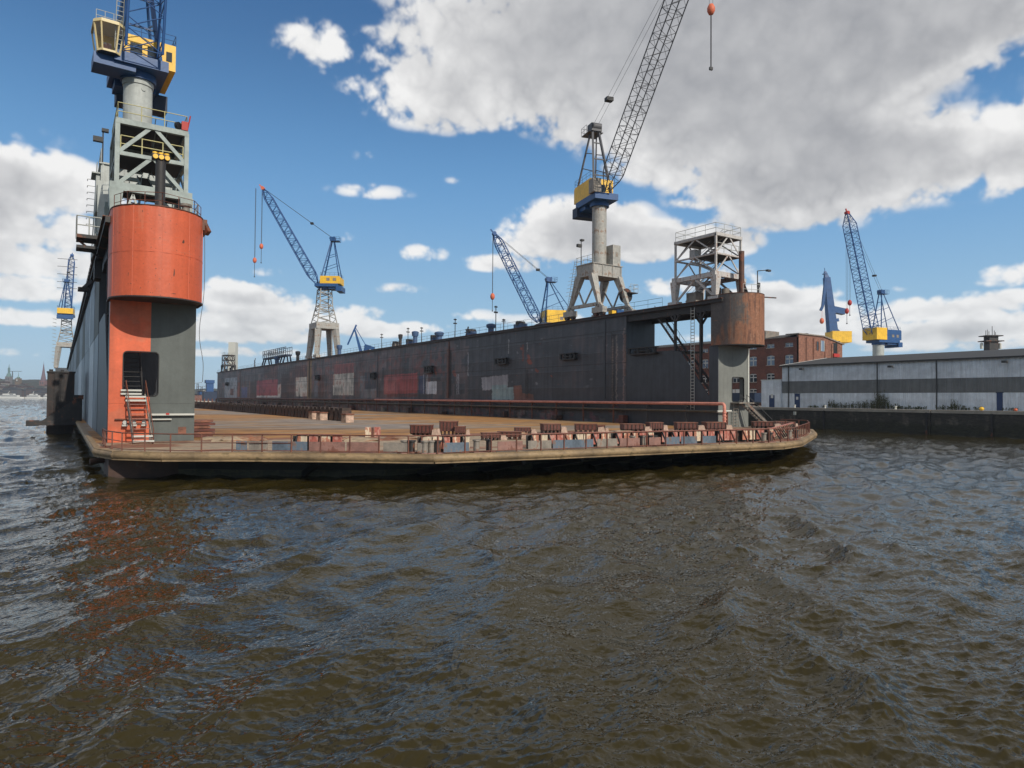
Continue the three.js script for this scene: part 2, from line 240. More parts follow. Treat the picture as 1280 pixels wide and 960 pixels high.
const M = {
  orange: steel([198, 92, 56], { rust: 0, seed: 11, mott: 0.16, size: [9, 7], alt: [190, 98, 66], altAmt: 0.05, streak: 1.1, rough: 0.55, n: 512 }),
  towerGrey: steel([84, 89, 86], { rust: 0.0, seed: 21, mott: 0.12, size: [6, 6], streak: 0.9 }),
  pierGrey: steel([112, 114, 109], { rust: 0, seed: 22, mott: 0.12, size: [6, 6], streak: 0.9 }),
  rustEdge: steel([88, 58, 44], { rust: 0.2, seed: 25, mott: 0.4, size: [3, 3] }),
  dockDark: steel([56, 60, 66], { rust: 0.0, seed: 26, mott: 0.22, size: [9, 9], streak: 1.1, rough: 0.5 }),
  girder: steel([46, 44, 44], { rust: 0.14, seed: 27, mott: 0.3, size: [4, 4] }),
  hull: steel([26, 25, 24], { rust: 0.06, seed: 28, rustCol: [70, 42, 28], size: [5, 3], mott: 0.4 }),
  hullRed: steel([66, 44, 34], { rust: 0.1, rustCol: [66, 60, 56], seed: 29, size: [5, 3], mott: 0.4 }),
  outer: steel([98, 108, 120], { rust: 0.0, seed: 30, size: [14, 9], streak: 1.4, mott: 0.22, alt: [74, 82, 94], altAmt: 0.1, rough: 0.45 }),
  outerPale: steel([160, 168, 176], { rust: 0.0, seed: 31, size: [5, 5], streak: 1.2, rough: 0.45 }),
  craneGrey: steel([164, 168, 164], { rust: 0.0, seed: 32, mott: 0.14, size: [4, 4], streak: 0.9 }),
  craneGreyWorn: steel([158, 156, 150], { rust: 0.04, seed: 33, mott: 0.22, size: [3, 3], streak: 1.2, rustCol: [112, 84, 66] }),
  frameGreen: steel([146, 156, 152], { rust: 0.02, seed: 34, mott: 0.15, size: [3, 3] }),
  frameWhite: steel([178, 174, 170], { rust: 0.1, seed: 35, mott: 0.22, size: [3, 3], rustCol: [120, 92, 80] }),
  blue: steel([26, 72, 122], { rust: 0.0, seed: 36, mott: 0.14, size: [3, 3], rough: 0.5 }),
  navy: steel([22, 40, 66], { rust: 0.0, seed: 38, mott: 0.2, size: [3, 3] }),
  yellow: steel([228, 180, 46], { rust: 0.0, seed: 39, mott: 0.12, size: [4, 4], streak: 0.9, rough: 0.5 }),
  jibDark: plain([84, 84, 88], 0.6), jibBlue: plain([28, 76, 132], 0.55), ventBlue: plain([62, 88, 124], 0.6), rope: plain([60, 60, 62], 0.7), ropeThin: plain([96, 98, 102], 0.8),
  white: plain([200, 200, 196], 0.6), cabCream: plain([206, 188, 140], 0.5), offWhite: plain([186, 186, 178], 0.6), black: plain([18, 18, 20], 0.6), darkGrey: plain([60, 60, 60], 0.7), red: plain([168, 44, 36], 0.6), hookOrange: plain([206, 104, 70], 0.6),
  railRust: steel([106, 64, 50], { rust: 0.2, seed: 42, size: [2, 2], mott: 0.3, flat: true }),
  railPale: plain([176, 178, 172], 0.6), railYellow: plain([188, 180, 130], 0.6),
  glass: new THREE.MeshPhysicalMaterial({ color: new THREE.Color().setRGB(0.03, 0.04, 0.05), roughness: 0.08, ior: 1.5 }),
  glassPale: new THREE.MeshPhysicalMaterial({ color: new THREE.Color().setRGB(0.16, 0.22, 0.3), roughness: 0.12, ior: 1.5 }),
  pane: new THREE.MeshPhysicalMaterial({ color: 0xffffff, roughness: 0.02, transmission: 1, thickness: 0, ior: 1.5 }),
  pinkPipe: steel([204, 134, 116], { rust: 0.08, rustCol: [122, 72, 58], seed: 43, size: [3, 3], mott: 0.25 }),
  darkPipe: steel([78, 72, 58], { rust: 0.14, seed: 44, size: [3, 3], mott: 0.3 }),
  block: steel([96, 52, 42], { rust: 0.1, rustCol: [58, 40, 34], seed: 45, size: [1.6, 1.6], mott: 0.4, n: 128 }),
  blockDark: steel([58, 42, 36], { rust: 0.12, seed: 46, size: [2, 2], mott: 0.4, n: 128 }),
  blockPink: steel([186, 158, 140], { rust: 0.1, rustCol: [140, 84, 66], seed: 47, size: [2, 2], mott: 0.3, n: 128 }),
  timber: steel([116, 74, 56], { rust: 0.1, rustCol: [70, 46, 38], seed: 48, size: [2, 0.7], mott: 0.5, streak: 0.2, n: 128 }),
  cream: steel([214, 196, 170], { rust: 0.14, rustCol: [150, 88, 68], seed: 49, size: [2.5, 2.5], mott: 0.25, streak: 1.2 }),
  bulwarkPink: steel([186, 138, 124], { rust: 0.14, rustCol: [140, 72, 60], seed: 50, size: [2.5, 2.5], mott: 0.3, streak: 1.2 }),
  panelBlue: steel([86, 98, 110], { rust: 0.1, rustCol: [118, 88, 72], seed: 51, size: [2.2, 2.2], mott: 0.3 }),
  panelBrown: steel([134, 100, 90], { rust: 0.12, rustCol: [104, 66, 54], seed: 52, size: [2.2, 2.2], mott: 0.3 }),
  panelGrey: steel([132, 124, 114], { rust: 0.14, rustCol: [112, 78, 62], seed: 53, size: [2.2, 2.2], mott: 0.3 }),
  rim: steel([136, 114, 84], { rust: 0.12, rustCol: [96, 82, 56], seed: 54, size: [5, 2], mott: 0.35 }),
  dolphin: steel([36, 31, 30], { rust: 0.1, rustCol: [52, 36, 30], seed: 55, size: [4, 6], mott: 0.3, streak: 1.2 }),
  roof: steel([30, 29, 28], { rust: 0.0, seed: 58, mott: 0.2, size: [12, 12], streak: 0.3 }),
  doorBlue: plain([36, 58, 96], 0.5), stone: plain([176, 170, 160], 0.85),
  quayTop: steel([150, 142, 130], { rust: 0.08, rustCol: [96, 96, 78], seed: 59, size: [8, 8], mott: 0.25, streak: 0, rough: 0.9 }),
};
// quay wall: wet dark concrete with runs, pale bloom and green-brown growth low down (matter at the tide line)
M.quayWall = new THREE.MeshStandardMaterial({ roughness: 0.8, bumpMap: noiseBump, bumpScale: 0.05, map: pixelsTex(512, 256, (u, v, c) => {
  const s = fbm(u, v, 46, 2, 4, 300), a = fbm(u, v, 10, 4, 5, 310), b = fbm(u, v, 64, 32, 3, 320), bloom = sstep(0.56, 0.72, s * 0.6 + a * 0.4), tide = sstep(0.5, 0.3, v + (a - .5) * 0.3 + (s - .5) * .2);
  const k = 0.7 + 0.6 * b; let q = [58, 54, 48]; q = q.map((x, i) => mix(x * k, [112, 104, 92][i] * k, bloom * 0.55)); q = q.map((x, i) => mix(x, [40, 40, 26][i] * k, tide * 0.75)); c[0] = q[0]; c[1] = q[1]; c[2] = q[2];
}, [24, 3.6]) });
M.brick = new THREE.MeshStandardMaterial({ roughness: 0.85, map: pixelsTex(512, 512, (u, v, c) => {
  const row = Math.floor(v * 64), col = Math.floor(u * 24 + (row & 1) * 0.5) % 24, t = hash2(col, row, 5), a = fbm(u, v, 4, 4, 4, 330), mort = ((v * 64) % 1 < 0.14 || ((u * 24 + (row & 1) * .5) % 1) < 0.05) ? 0.35 : 0;
  const k = 0.72 + 0.3 * t + 0.4 * (a - .5), q = [116, 68, 54]; for (let i = 0; i < 3; i++) c[i] = mix(q[i] * k, [128, 112, 100][i], mort);
}, [6, 4.8]) });
M.brickSunlit = new THREE.MeshStandardMaterial({ roughness: 0.85, map: pixelsTex(256, 256, (u, v, c) => {  // same brick for the gable end, sunlight put into its paler colour
  const row = Math.floor(v * 32), col = Math.floor(u * 12 + (row & 1) * 0.5) % 12, t = hash2(col, row, 6), a = fbm(u, v, 4, 4, 4, 340); const k = 0.78 + 0.26 * t + 0.4 * (a - .5), q = [142, 98, 80]; for (let i = 0; i < 3; i++) c[i] = q[i] * k;
}, [3, 2.4]) });
// dock floor: ochre silt and rust over grey plate, in long wet streaks across the dock
M.deck = new THREE.MeshStandardMaterial({ roughness: 0.75, bumpMap: noiseBump, bumpScale: 0.03, map: pixelsTex(1024, 1024, (u, v, c) => {
  const a = fbm(u, v, 3, 9, 5, 350), b = fbm(u, v, 6, 26, 4, 360), d = fbm(u, v, 48, 64, 3, 370), ochre = sstep(0.36, 0.6, a * 0.65 + b * 0.35), dark = sstep(0.62, 0.74, b);
  const k = 0.8 + 0.4 * d; for (let i = 0; i < 3; i++) { let x = mix([134, 122, 112][i], [158, 112, 58][i], ochre); x = mix(x, [104, 78, 54][i], dark * 0.6); c[i] = x * k; }
}, [60, 60]) });
M.apron = new THREE.MeshStandardMaterial({ roughness: 0.8, bumpMap: noiseBump, bumpScale: 0.03, map: pixelsTex(512, 512, (u, v, c) => {
  const a = fbm(u, v, 4, 6, 5, 352), d = fbm(u, v, 40, 40, 3, 372), r = sstep(0.52, 0.66, a); const k = 0.8 + 0.4 * d; for (let i = 0; i < 3; i++) c[i] = mix([150, 132, 110][i], [124, 82, 60][i], r) * k;
}, [14, 14]) });

// canopy on the right: bare rusty plate with runs, and a field of old dark grey paint on its dock side
M.rustCyl = new THREE.MeshStandardMaterial({ roughness: 0.75, bumpMap: plateBump, bumpScale: 0.02, map: pixelsTex(512, 256, (u, v, c) => {
  const s = fbm(u, v, 60, 2, 4, 400), s2 = fbm(u, v, 24, 3, 3, 404), a = fbm(u, v, 10, 6, 5, 410), f = fbm(u, v, 80, 40, 2, 420), grey = sstep(0.38, 0.27, u + (a - .5) * 0.3 + (s - .5) * .12) * sstep(-0.1, 0.45, v + (s2 - .5) * .9), dark = sstep(0.55, 0.68, s * .6 + a * .4), pale = sstep(0.6, 0.7, s2 * .7 + f * .3);
  const k = 0.9 + 0.2 * f; for (let i = 0; i < 3; i++) { let x = [136, 92, 68][i]; x = mix(x, [92, 60, 46][i], dark * .8); x = mix(x, [146, 112, 92][i], pale * .5); x = mix(x, [74, 76, 78][i], grey * 0.85); c[i] = x * k; }
}, [11.6, 5.6]) });

const ribBump = pixelsTex(64, 4, (u, v, c) => { const k = (u * 4) % 1; c[0] = c[1] = c[2] = 255 * (k < 0.2 ? k * 5 : k < 0.5 ? 1 : k < 0.7 ? (0.7 - k) * 5 : 0); }, [1.2, 1.2], false);
for (const [n, base, seed] of [['clad', [206, 212, 218], 56], ['cladGrey', [104, 106, 106], 57]]) M[n] = new THREE.MeshStandardMaterial({ map: worn(base, { rust: 0, seed, mott: 0.13, size: [11, 7], streak: 1.6 }), roughness: 0.6, bumpMap: ribBump, bumpScale: 0.035 });
// the orange canopy: rolled plate with faint pale runs, thin scratches and chips
M.orangeShell = new THREE.MeshStandardMaterial({ roughness: 0.5, bumpMap: plateBump, bumpScale: 0.022, map: pixelsTex(1024, 512, (u, v, c) => {
  const a = fbm(u, v, 6, 4, 4, 440), s = fbm(u, v, 70, 2, 4, 444), s2 = fbm(u, v, 18, 2, 3, 448), f = fbm(u, v, 120, 60, 2, 452), run = sstep(0.6, 0.74, s * .55 + s2 * .45) * sstep(0.2, .8, v + (a - .5) * .8), chip = sstep(0.80, 0.84, fbm(u, v, 90, 45, 3, 456)), scrape = sstep(0.70, 0.76, fbm(u, v, 8, 70, 3, 460)) * sstep(.5, .6, a);
  const k = 0.93 + 0.1 * (a - .5) + 0.14 * f * .5 + 0.08 * (s - .5); for (let i = 0; i < 3; i++) { let x = [200, 92, 56][i]; x = mix(x, [196, 118, 92][i], run * .45); x = mix(x, [186, 104, 76][i], scrape * .4); x = mix(x, [104, 62, 46][i], chip * .8); c[i] = x * k; }
}, [11.6, 5.6]) });

// ---------------------------------------------------------------- water
function fft(re, im, n, inv) {   // in place, radix 2
  for (let i = 1, j = 0; i < n; i++) { let b = n >> 1; for (; j & b; b >>= 1) j ^= b; j ^= b; if (i < j) { let t = re[i]; re[i] = re[j]; re[j] = t; t = im[i]; im[i] = im[j]; im[j] = t; } }
  for (let len = 2; len <= n; len <<= 1) {
    const ang = 2 * Math.PI / len * (inv ? 1 : -1), wr = Math.cos(ang), wi = Math.sin(ang);
    for (let i = 0; i < n; i += len) { let cr = 1, ci = 0; for (let k = 0; k < len / 2; k++) { const a = i + k, b = a + len / 2, xr = re[b] * cr - im[b] * ci, xi = re[b] * ci + im[b] * cr; re[b] = re[a] - xr; im[b] = im[a] - xi; re[a] += xr; im[a] += xi; const t = cr * wr - ci * wi; ci = cr * wi + ci * wr; cr = t; } }
  }
}
function ifft2(R, I, N) {
  const re = new Float64Array(N), im = new Float64Array(N);
  for (let y = 0; y < N; y++) { for (let x = 0; x < N; x++) { re[x] = R[y * N + x]; im[x] = I[y * N + x]; } fft(re, im, N, true); for (let x = 0; x < N; x++) { R[y * N + x] = re[x]; I[y * N + x] = im[x]; } }
  for (let x = 0; x < N; x++) { for (let y = 0; y < N; y++) { re[y] = R[y * N + x]; im[y] = I[y * N + x]; } fft(re, im, N, true); for (let y = 0; y < N; y++) { R[y * N + x] = re[y]; I[y * N + x] = im[y]; } }
}
// a tile of random sea: wavelengths between lo and hi, travelling about direction dir; rms height in metres
function seaTile(N, size, lo, hi, power, dir, spread, rms, seed, chop) {
  const r = rng(seed), gauss = () => Math.sqrt(-2 * Math.log(r() + 1e-9)) * Math.cos(2 * Math.PI * r());
  const mk = () => [new Float64Array(N * N), new Float64Array(N * N)], H = mk(), X = mk(), Z = mk();
  for (let j = 0; j < N; j++) for (let i = 0; i < N; i++) {
    const kx = (i < N / 2 ? i : i - N) * 2 * Math.PI / size, kz = (j < N / 2 ? j : j - N) * 2 * Math.PI / size, k = Math.hypot(kx, kz), g1 = gauss(), g2 = gauss(); if (!k) continue;
    const lam = 2 * Math.PI / k; if (lam < lo * 0.6 || lam > hi * 1.5) continue;
    let a = Math.pow(lam, power) * sstep(lo * 0.6, lo, lam) * (1 - sstep(hi, hi * 1.5, lam)); const ct = (kx * Math.cos(dir) + kz * Math.sin(dir)) / k; a *= spread + (1 - spread) * ct * ct * (ct > 0 ? 1 : 0.35);
    const o = j * N + i; H[0][o] = a * g1; H[1][o] = a * g2; X[0][o] = a * g2 * kx / k; X[1][o] = -a * g1 * kx / k; Z[0][o] = a * g2 * kz / k; Z[1][o] = -a * g1 * kz / k;
  }
  for (const q of chop ? [H, X, Z] : [H]) ifft2(q[0], q[1], N);
  let s = 0; for (const h of H[0]) s += h * h; const f = rms / Math.sqrt(s / (N * N)), out = [H, X, Z].map((q) => Float32Array.from(q[0], (v) => v * f));
  return { N, size, h: out[0], x: out[1], z: out[2] };
}
function tileAt(t, arr, x, z) { const N = t.N; let u = x / t.size * N, v = z / t.size * N; const fx = Math.floor(u), fz = Math.floor(v); u -= fx; v -= fz; const x0 = fx & (N - 1), x1 = (x0 + 1) & (N - 1), z0 = (fz & (N - 1)) * N, z1 = ((fz + 1) & (N - 1)) * N; return (arr[z0 + x0] * (1 - u) + arr[z0 + x1] * u) * (1 - v) + (arr[z1 + x0] * (1 - u) + arr[z1 + x1] * u) * v; }
{
  const RIPPLE = 0.105;
  const big = seaTile(512, 61, 1.2, 8, 1.3, 1.0, 0.2, 0.072, 11, true), small = seaTile(512, 13.7, 0.18, 1.3, 1.2, 1.3, 0.3, 0.0135, 23, true), rip = seaTile(1024, 7.9, 0.08, 0.75, 1.3, 1.2, 0.35, 1, 37, false);
  // ripples as a normal map: slopes of the finest waves
  const N = 1024, rd = new Uint8Array(N * N * 4), step = 7.9 / N; let sl = 0; const gx = new Float32Array(N * N), gz = new Float32Array(N * N);
  for (let j = 0; j < N; j++) for (let i = 0; i < N; i++) { const o = j * N + i; gx[o] = (rip.h[j * N + ((i + 1) & (N - 1))] - rip.h[j * N + ((i - 1) & (N - 1))]) / (2 * step); gz[o] = (rip.h[((j + 1) & (N - 1)) * N + i] - rip.h[((j - 1) & (N - 1)) * N + i]) / (2 * step); sl += gx[o] ** 2 + gz[o] ** 2; }
  const ks = RIPPLE / Math.sqrt(sl / (N * N)); for (let o = 0; o < N * N; o++) { const n = V3(-gx[o] * ks, -gz[o] * ks, 1).normalize(); rd[4 * o] = 127.5 + 127.5 * n.x; rd[4 * o + 1] = 127.5 + 127.5 * n.y; rd[4 * o + 2] = 127.5 + 127.5 * n.z; rd[4 * o + 3] = 255; }
  const rt = new THREE.DataTexture(rd, N, N); rt.wrapS = rt.wrapT = THREE.RepeatWrapping; rt.magFilter = THREE.LinearFilter; rt.repeat.set(1 / 7.9, 1 / 7.9); rt.needsUpdate = true;
  const rows = 700, cols = 1180, A0 = YAW - 0.86, A1 = YAW + 0.86, pos = new Float32Array((rows + 1) * (cols + 1) * 3), uv = new Float32Array((rows + 1) * (cols + 1) * 2), c1 = Math.cos(0.7), s1 = Math.sin(0.7);
  for (let j = 0; j <= rows; j++) {
    const s = j / rows, down = 0.0011 + 0.72 * Math.pow(s, 1.55), r = EYE.y / Math.tan(down), dr = r * r / EYE.y * 0.72 * 1.55 * Math.pow(Math.max(s, 0.002), 0.55) / rows;
    const fb = 1 + 0.25 * sstep(0.6, 2.5, dr) - 0.6 * sstep(4, 14, dr), fs = 1 - sstep(0.2, 0.8, dr);
    for (let i = 0; i <= cols; i++) {
      const a = mix(A0, A1, i / cols), x = EYE.x + r * Math.sin(a), z = EYE.z - r * Math.cos(a), o = (j * (cols + 1) + i);
      let px = x, py = 0, pz = z;
      if (fb > 0) { const g = fb * (0.62 + 0.75 * vnoise(x / 17 + 50, z / 17 + 50, 4096, 4096, 3)) * (1 + 1.1 * sstep(-7, -18, x)); py += g * tileAt(big, big.h, x, z); px -= g * 0.9 * tileAt(big, big.x, x, z); pz -= g * 0.9 * tileAt(big, big.z, x, z); }
      if (fs > 0) { const xr = x * c1 + z * s1, zr = -x * s1 + z * c1, g = fs * (0.35 + 1.25 * vnoise(x / 4.7 + 90, z / 4.7 + 90, 4096, 4096, 8)) * (1 + 0.8 * sstep(-7, -18, x)); const dx = tileAt(small, small.x, xr, zr), dz = tileAt(small, small.z, xr, zr); py += g * tileAt(small, small.h, xr, zr); px -= g * 0.75 * (dx * c1 - dz * s1); pz -= g * 0.75 * (dx * s1 + dz * c1); }
      pos[3 * o] = px; pos[3 * o + 1] = py; pos[3 * o + 2] = pz; uv[2 * o] = x; uv[2 * o + 1] = z;
    }
  }
  const idx = new Uint32Array(rows * cols * 6); let q = 0;
  for (let j = 0; j < rows; j++) for (let i = 0; i < cols; i++) { const a = j * (cols + 1) + i, b = a + 1, c = a + cols + 1, d = c + 1; idx[q++] = a; idx[q++] = c; idx[q++] = b; idx[q++] = b; idx[q++] = c; idx[q++] = d; }
  const g = new THREE.BufferGeometry(); g.setAttribute('position', new THREE.BufferAttribute(pos, 3)); g.setAttribute('uv', new THREE.BufferAttribute(uv, 2)); g.setIndex(new THREE.BufferAttribute(idx, 1)); g.computeVertexNormals();
  const m = new THREE.MeshPhysicalMaterial({ color: new THREE.Color().setRGB(0.027, 0.0206, 0.0048), roughness: 0.035, ior: 1.33, normalMap: rt });
  const w = new THREE.Mesh(g, m); w.name = 'water'; w.userData.kind = 'structure'; w.receiveShadow = true; scene.add(w);
  const wide = new THREE.Mesh(new THREE.PlaneGeometry(9000, 9000), m); wide.rotation.x = -Math.PI / 2; wide.position.y = -0.55; wide.name = 'water_beyond'; wide.userData.kind = 'structure'; scene.add(wide);
}

// ---------------------------------------------------------------- quay
const QY = 3.35;
tag(new MB().box(92.6, 460, -1.5, QY, -420, 130).build('quay_ground', M.quayTop), null, null, null, 'structure');
{
  const q = thing('quay_wall', 'long dark wet concrete quay wall with pale coping in front of the white warehouse', 'quay wall', 92, 0, 0);
  for (let i = 0, z = 70; z > -300; i++) { const len = [21, 24, 22, 26][i % 4], off = (i % 3) * 0.035; new MB().box(off, 0.6, -1.5, 2.95, z - len + 0.06, z - 0.03).build('wall_panel', M.quayWall, q); new MB().box(-0.12 + off, 0.75, 2.953, QY + 0.02, z - len + 0.05, z - 0.02).build('coping', M.quayTop, q); z -= len; }
  for (const px of [1030, 1158.5, 1240]) { const z = onX(px, 530, 92).z; new MB().box(-0.16, -0.02, -0.6, 3.0, z - 0.12, z + 0.12).build('fender_pile', M.girder, q); }
}

// ---------------------------------------------------------------- floating dock
const D = 1.5, TOP = 15.5, LEN = -283;
const dock = thing('floating_dock', 'huge floating dry dock with two high side walls, ochre deck and orange left end tower', 'floating dock', 0, 0, 0);
const rimPts = [[-5.7, LEN - 6], [-5.7, 5.2], [-5.0, 8.0], [-3.0, 10.2], [0.5, 12.0], [4.2, 14.6], [8.6, 17.9], [16, 18.7], [26, 19.3], [34.5, 20.1], [38.2, 19], [51, 12], [57.6, 7.4], [57.7, LEN - 6]];
const hullPts = [[-5.2, LEN - 4], [-5.2, 4.6], [-4.4, 6.8], [-1, 7.4], [1.5, 9.6], [8, 13.1], [20, 13.6], [32, 14.2], [38, 14.0], [47, 11], [56.6, 6], [57, LEN - 4]];
new MB().prism('y', hullPts, -1.6, D - 0.42).build('pontoon_hull', M.hull, dock);
new MB().prism('y', hullPts.map(([x, z]) => [26 + (x - 26) * 1.0016, z + (z > 0 ? 0.045 : -0.045)]), -0.5, 0.34).build('waterline_growth', steel([62, 62, 40], { rust: 0.16, rustCol: [40, 36, 28], seed: 170, size: [3, 1], mott: 0.6 }), dock);
new MB().prism('x', [[3.0, -0.9], [7.35, -0.9], [7.35, 1.0], [3.0, 1.0]], -5.26, -1.9).build('hull_corner', M.hullRed, dock);  // colour darkened to hold the shade under the apron rim
{
  new MB().prism('y', [[-5.55, LEN - 5.8], [-5.55, -0.5], [57.55, -0.5], [57.55, LEN - 5.8]], D - 0.4, D).build('dock_floor', M.deck, dock);
  const ap = rimPts.slice(1, -1).map(([x, z]) => [x * 0.995 + 0.13, z - 0.12]); new MB().prism('y', [[-5.55, -0.497], ...ap, [57.55, -0.497]], D - 0.4, D - 0.004).build('apron_deck', M.apron, dock);
  // rounded rubbing strip along the apron's edge, one length between two bends
  for (let i = 0; i + 1 < rimPts.length; i++) {
    const [x0, z0] = rimPts[i], [x1, z1] = rimPts[i + 1], n = Math.min(40, Math.max(1, Math.round(Math.hypot(x1 - x0, z1 - z0) / 7.5)));
    for (let k = 0; k < n; k++) { const a = [mix(x0, x1, k / n), D - 0.2, mix(z0, z1, k / n)], b = [mix(x0, x1, (k + 1) / n), D - 0.2, mix(z0, z1, (k + 1) / n)]; new MB().bar(a, b, 0.3, 0.46).tube([a[0], a[1] + 0.02, a[2]], [b[0], b[1] + 0.02, b[2]], 0.235, 8).sphere(a[0], a[1] + 0.02, a[2], 0.236, 1, 10).build('rubbing_strip', M.rim, dock); }
  }
  // brackets under the overhanging apron
  for (const [x0, z0, x1, z1] of [[10, 17.6, 10, 13.2], [14, 18.2, 14, 13.4], [18, 18.4, 18, 13.5], [22, 18.7, 22, 13.7], [26, 19, 26, 14], [30, 19.3, 30, 14.2], [34, 19.5, 34, 14.2], [4, 13.6, 4, 10.8], [41, 17, 40, 13], [46, 14.5, 45, 11.4]]) new MB().bar([x0, D - 0.55, z0], [x1, 0.05, z1], 0.22, 0.3).build('apron_bracket', M.hull, dock);
}
// pump outlet with its jet
new MB().tube([-5.3, 0.75, 4.0], [-6.0, 0.7, 4.1], 0.16, 10).build('outlet_pipe', M.hullRed, dock);

// --- the inner face of the right wall: coat over coat of paint, repair patches, rust (flat paint on plate)
function wallMap() {
  const W = 2048, H = 256, cv = document.createElement('canvas'); cv.width = W; cv.height = H; const g = cv.getContext('2d'), r = rng(99);
  const U = (z) => (-9 - z) / (-9 - LEN) * W, Vv = (y) => (1 - (y - D) / (15.1 - D)) * H;
  g.fillStyle = 'rgb(62,64,70)'; g.fillRect(0, 0, W, H); { const k = U(-62); g.fillStyle = 'rgb(84,76,78)'; g.fillRect(k, 0, W - k, H); for (let i = 0; i < 400; i++) { g.fillStyle = r() < .5 ? 'rgb(62,64,70)' : 'rgb(84,76,78)'; g.fillRect(k - 60 + 200 * r(), H * r(), 6 + 22 * r(), 10 + 60 * r()); } }
  const at = (px, py) => { const p = onX(px, py, 52); return [U(p.z), Vv(p.y)]; };
  const poly = (col, ...pts) => { g.fillStyle = col; g.beginPath(); pts.forEach(([x, y], i) => { const q = at(x, y); i ? g.lineTo(...q) : g.moveTo(...q); }); g.fill(); };
  const rect = (col, x0, y0, x1, y1) => { const a = at(x0, y0), b = at(x1, y1); g.fillStyle = col; g.fillRect(Math.min(a[0], b[0]), Math.min(a[1], b[1]), Math.abs(a[0] - b[0]), Math.abs(a[1] - b[1])); };
  // broad areas: mottled red-brown and lilac-grey farther in
  for (let i = 0; i < 230; i++) { const z = -66 - 216 * r() ** 0.9, y = D + r() * 13, q = r(), w = 4 + 20 * r() ** 2, h = 10 + r() * 80; g.globalAlpha = 0.3 + 0.5 * r(); g.fillStyle = q < 0.35 ? 'rgb(104,62,58)' : q < 0.58 ? 'rgb(42,40,46)' : q < 0.8 ? 'rgb(112,98,100)' : 'rgb(66,38,34)'; g.fillRect(U(z), Vv(y), w, h); }
  for (let i = 0; i < 300; i++) { const z = -58 - 110 * r(), y = 9.5 + r() * 5; g.globalAlpha = 0.3 + 0.4 * r(); g.fillStyle = 'rgb(112,64,60)'; g.fillRect(U(z), Vv(y), 2 + 9 * r(), 4 + 18 * r()); }
  g.globalAlpha = 1;
  rect('rgb(70,38,32)', 330, 458, 347, 472); rect('rgb(62,36,32)', 352, 468, 362, 498); rect('rgb(72,40,34)', 368, 458, 388, 471); rect('rgb(78,52,48)', 362, 460, 368, 498);
  rect('rgb(146,154,164)', 281, 473, 296, 498); rect('rgb(92,52,44)', 288, 486, 292, 494); rect('rgb(34,34,38)', 284, 478, 287, 482); rect('rgb(128,68,48)', 297, 478, 300, 496); rect('rgb(78,82,130)', 302, 484, 309, 497); rect('rgb(66,40,36)', 313, 478, 320, 498);
  rect('rgb(198,194,190)', 321, 482, 351, 497); rect('rgb(152,66,78)', 321, 476, 347, 494.5); rect('rgb(70,42,40)', 322, 498, 350, 503);
  rect('rgb(196,194,186)', 370, 472, 385, 495.5); rect('rgb(122,98,62)', 384.5, 448, 389.5, 500);
  rect('rgb(96,98,108)', 393, 476, 397, 496); rect('rgb(78,48,42)', 398, 472, 405, 497);
  rect('rgb(128,72,70)', 418, 456, 442, 468); rect('rgb(184,182,174)', 416.5, 468, 442, 494); rect('rgb(108,110,114)', 452, 484, 470, 498); rect('rgb(98,100,106)', 450, 470, 456, 498); rect('rgb(50,54,66)', 456, 466, 470, 486);
  poly('rgb(150,68,66)', [480, 469], [522, 466], [522, 491.5], [480, 493]); rect('rgb(158,88,86)', 481, 470, 496, 491); rect('rgb(98,50,46)', 484, 493, 522, 496);
  rect('rgb(196,198,204)', 532.5, 477, 546, 492.5); rect('rgb(50,60,92)', 524, 470, 531, 492);
  for (const x of [529, 533.5, 571, 573]) rect('rgb(150,150,158)', x, 468, x + 0.8, 493);
  poly('rgb(150,152,160)', [602, 472], [612, 471], [635, 468.5], [635, 486], [603, 488]); poly('rgb(136,158,162)', [615, 481], [634, 481], [634, 485], [642, 484], [643.5, 500], [615, 500]);
  poly('rgb(118,80,68)', [642, 483], [652, 481.5], [653, 492], [667, 492.5], [667, 501], [643, 501]);
  for (const [x, y, s] of [[662, 452, 3.6], [568, 467, 4.5], [661, 446, 2.5], [671, 463, 2.5], [545, 466, 3], [652, 436, 2.2], [690, 470, 1.4]]) { const a = at(x, y); g.fillStyle = 'rgb(122,64,50)'; g.beginPath(); g.ellipse(a[0], a[1], s * 1.1, s * 2.6, 0.3, 0, 7); g.fill(); }
  for (const [x, y0, y1, w, c] of [[560, 436, 498, 2.2, '104,66,54'], [563.5, 438, 496, 1.2, '40,34,34'], [654, 430, 452, 1.6, '112,58,46'], [585.5, 440, 470, .7, '140,140,146'], [636, 424, 442, .7, '150,150,152'], [659.5, 428, 440, .6, '150,148,148'], [780, 410, 502, .8, '124,104,98'], [766, 424, 508, .9, '132,120,112'], [771, 420, 508, .7, '126,118,112'], [795.5, 441, 500, 4.5, '98,72,44'], [782, 418, 470, 1, '110,74,60'], [756, 420, 500, 1.2, '70,68,70']]) { g.fillStyle = `rgba(${c},.85)`; const a = at(x - w / 2, y0), b = at(x + w / 2, y1); g.fillRect(Math.min(a[0], b[0]), Math.min(a[1], b[1]), Math.abs(a[0] - b[0]) + .6, Math.abs(a[1] - b[1])); }
  for (let i = 0; i < 90; i++) { const z = -12 - 120 * r(), y = 6 + 9 * r(); g.globalAlpha = 0.25 + 0.5 * r(); g.fillStyle = r() < 0.7 ? 'rgb(132,132,136)' : 'rgb(112,64,52)'; const s = 0.5 + 1.6 * r(); g.beginPath(); g.ellipse(U(z), Vv(y), s * 1.2, s * 1.8, 0, 0, 7); g.fill(); }
  g.globalAlpha = 1;
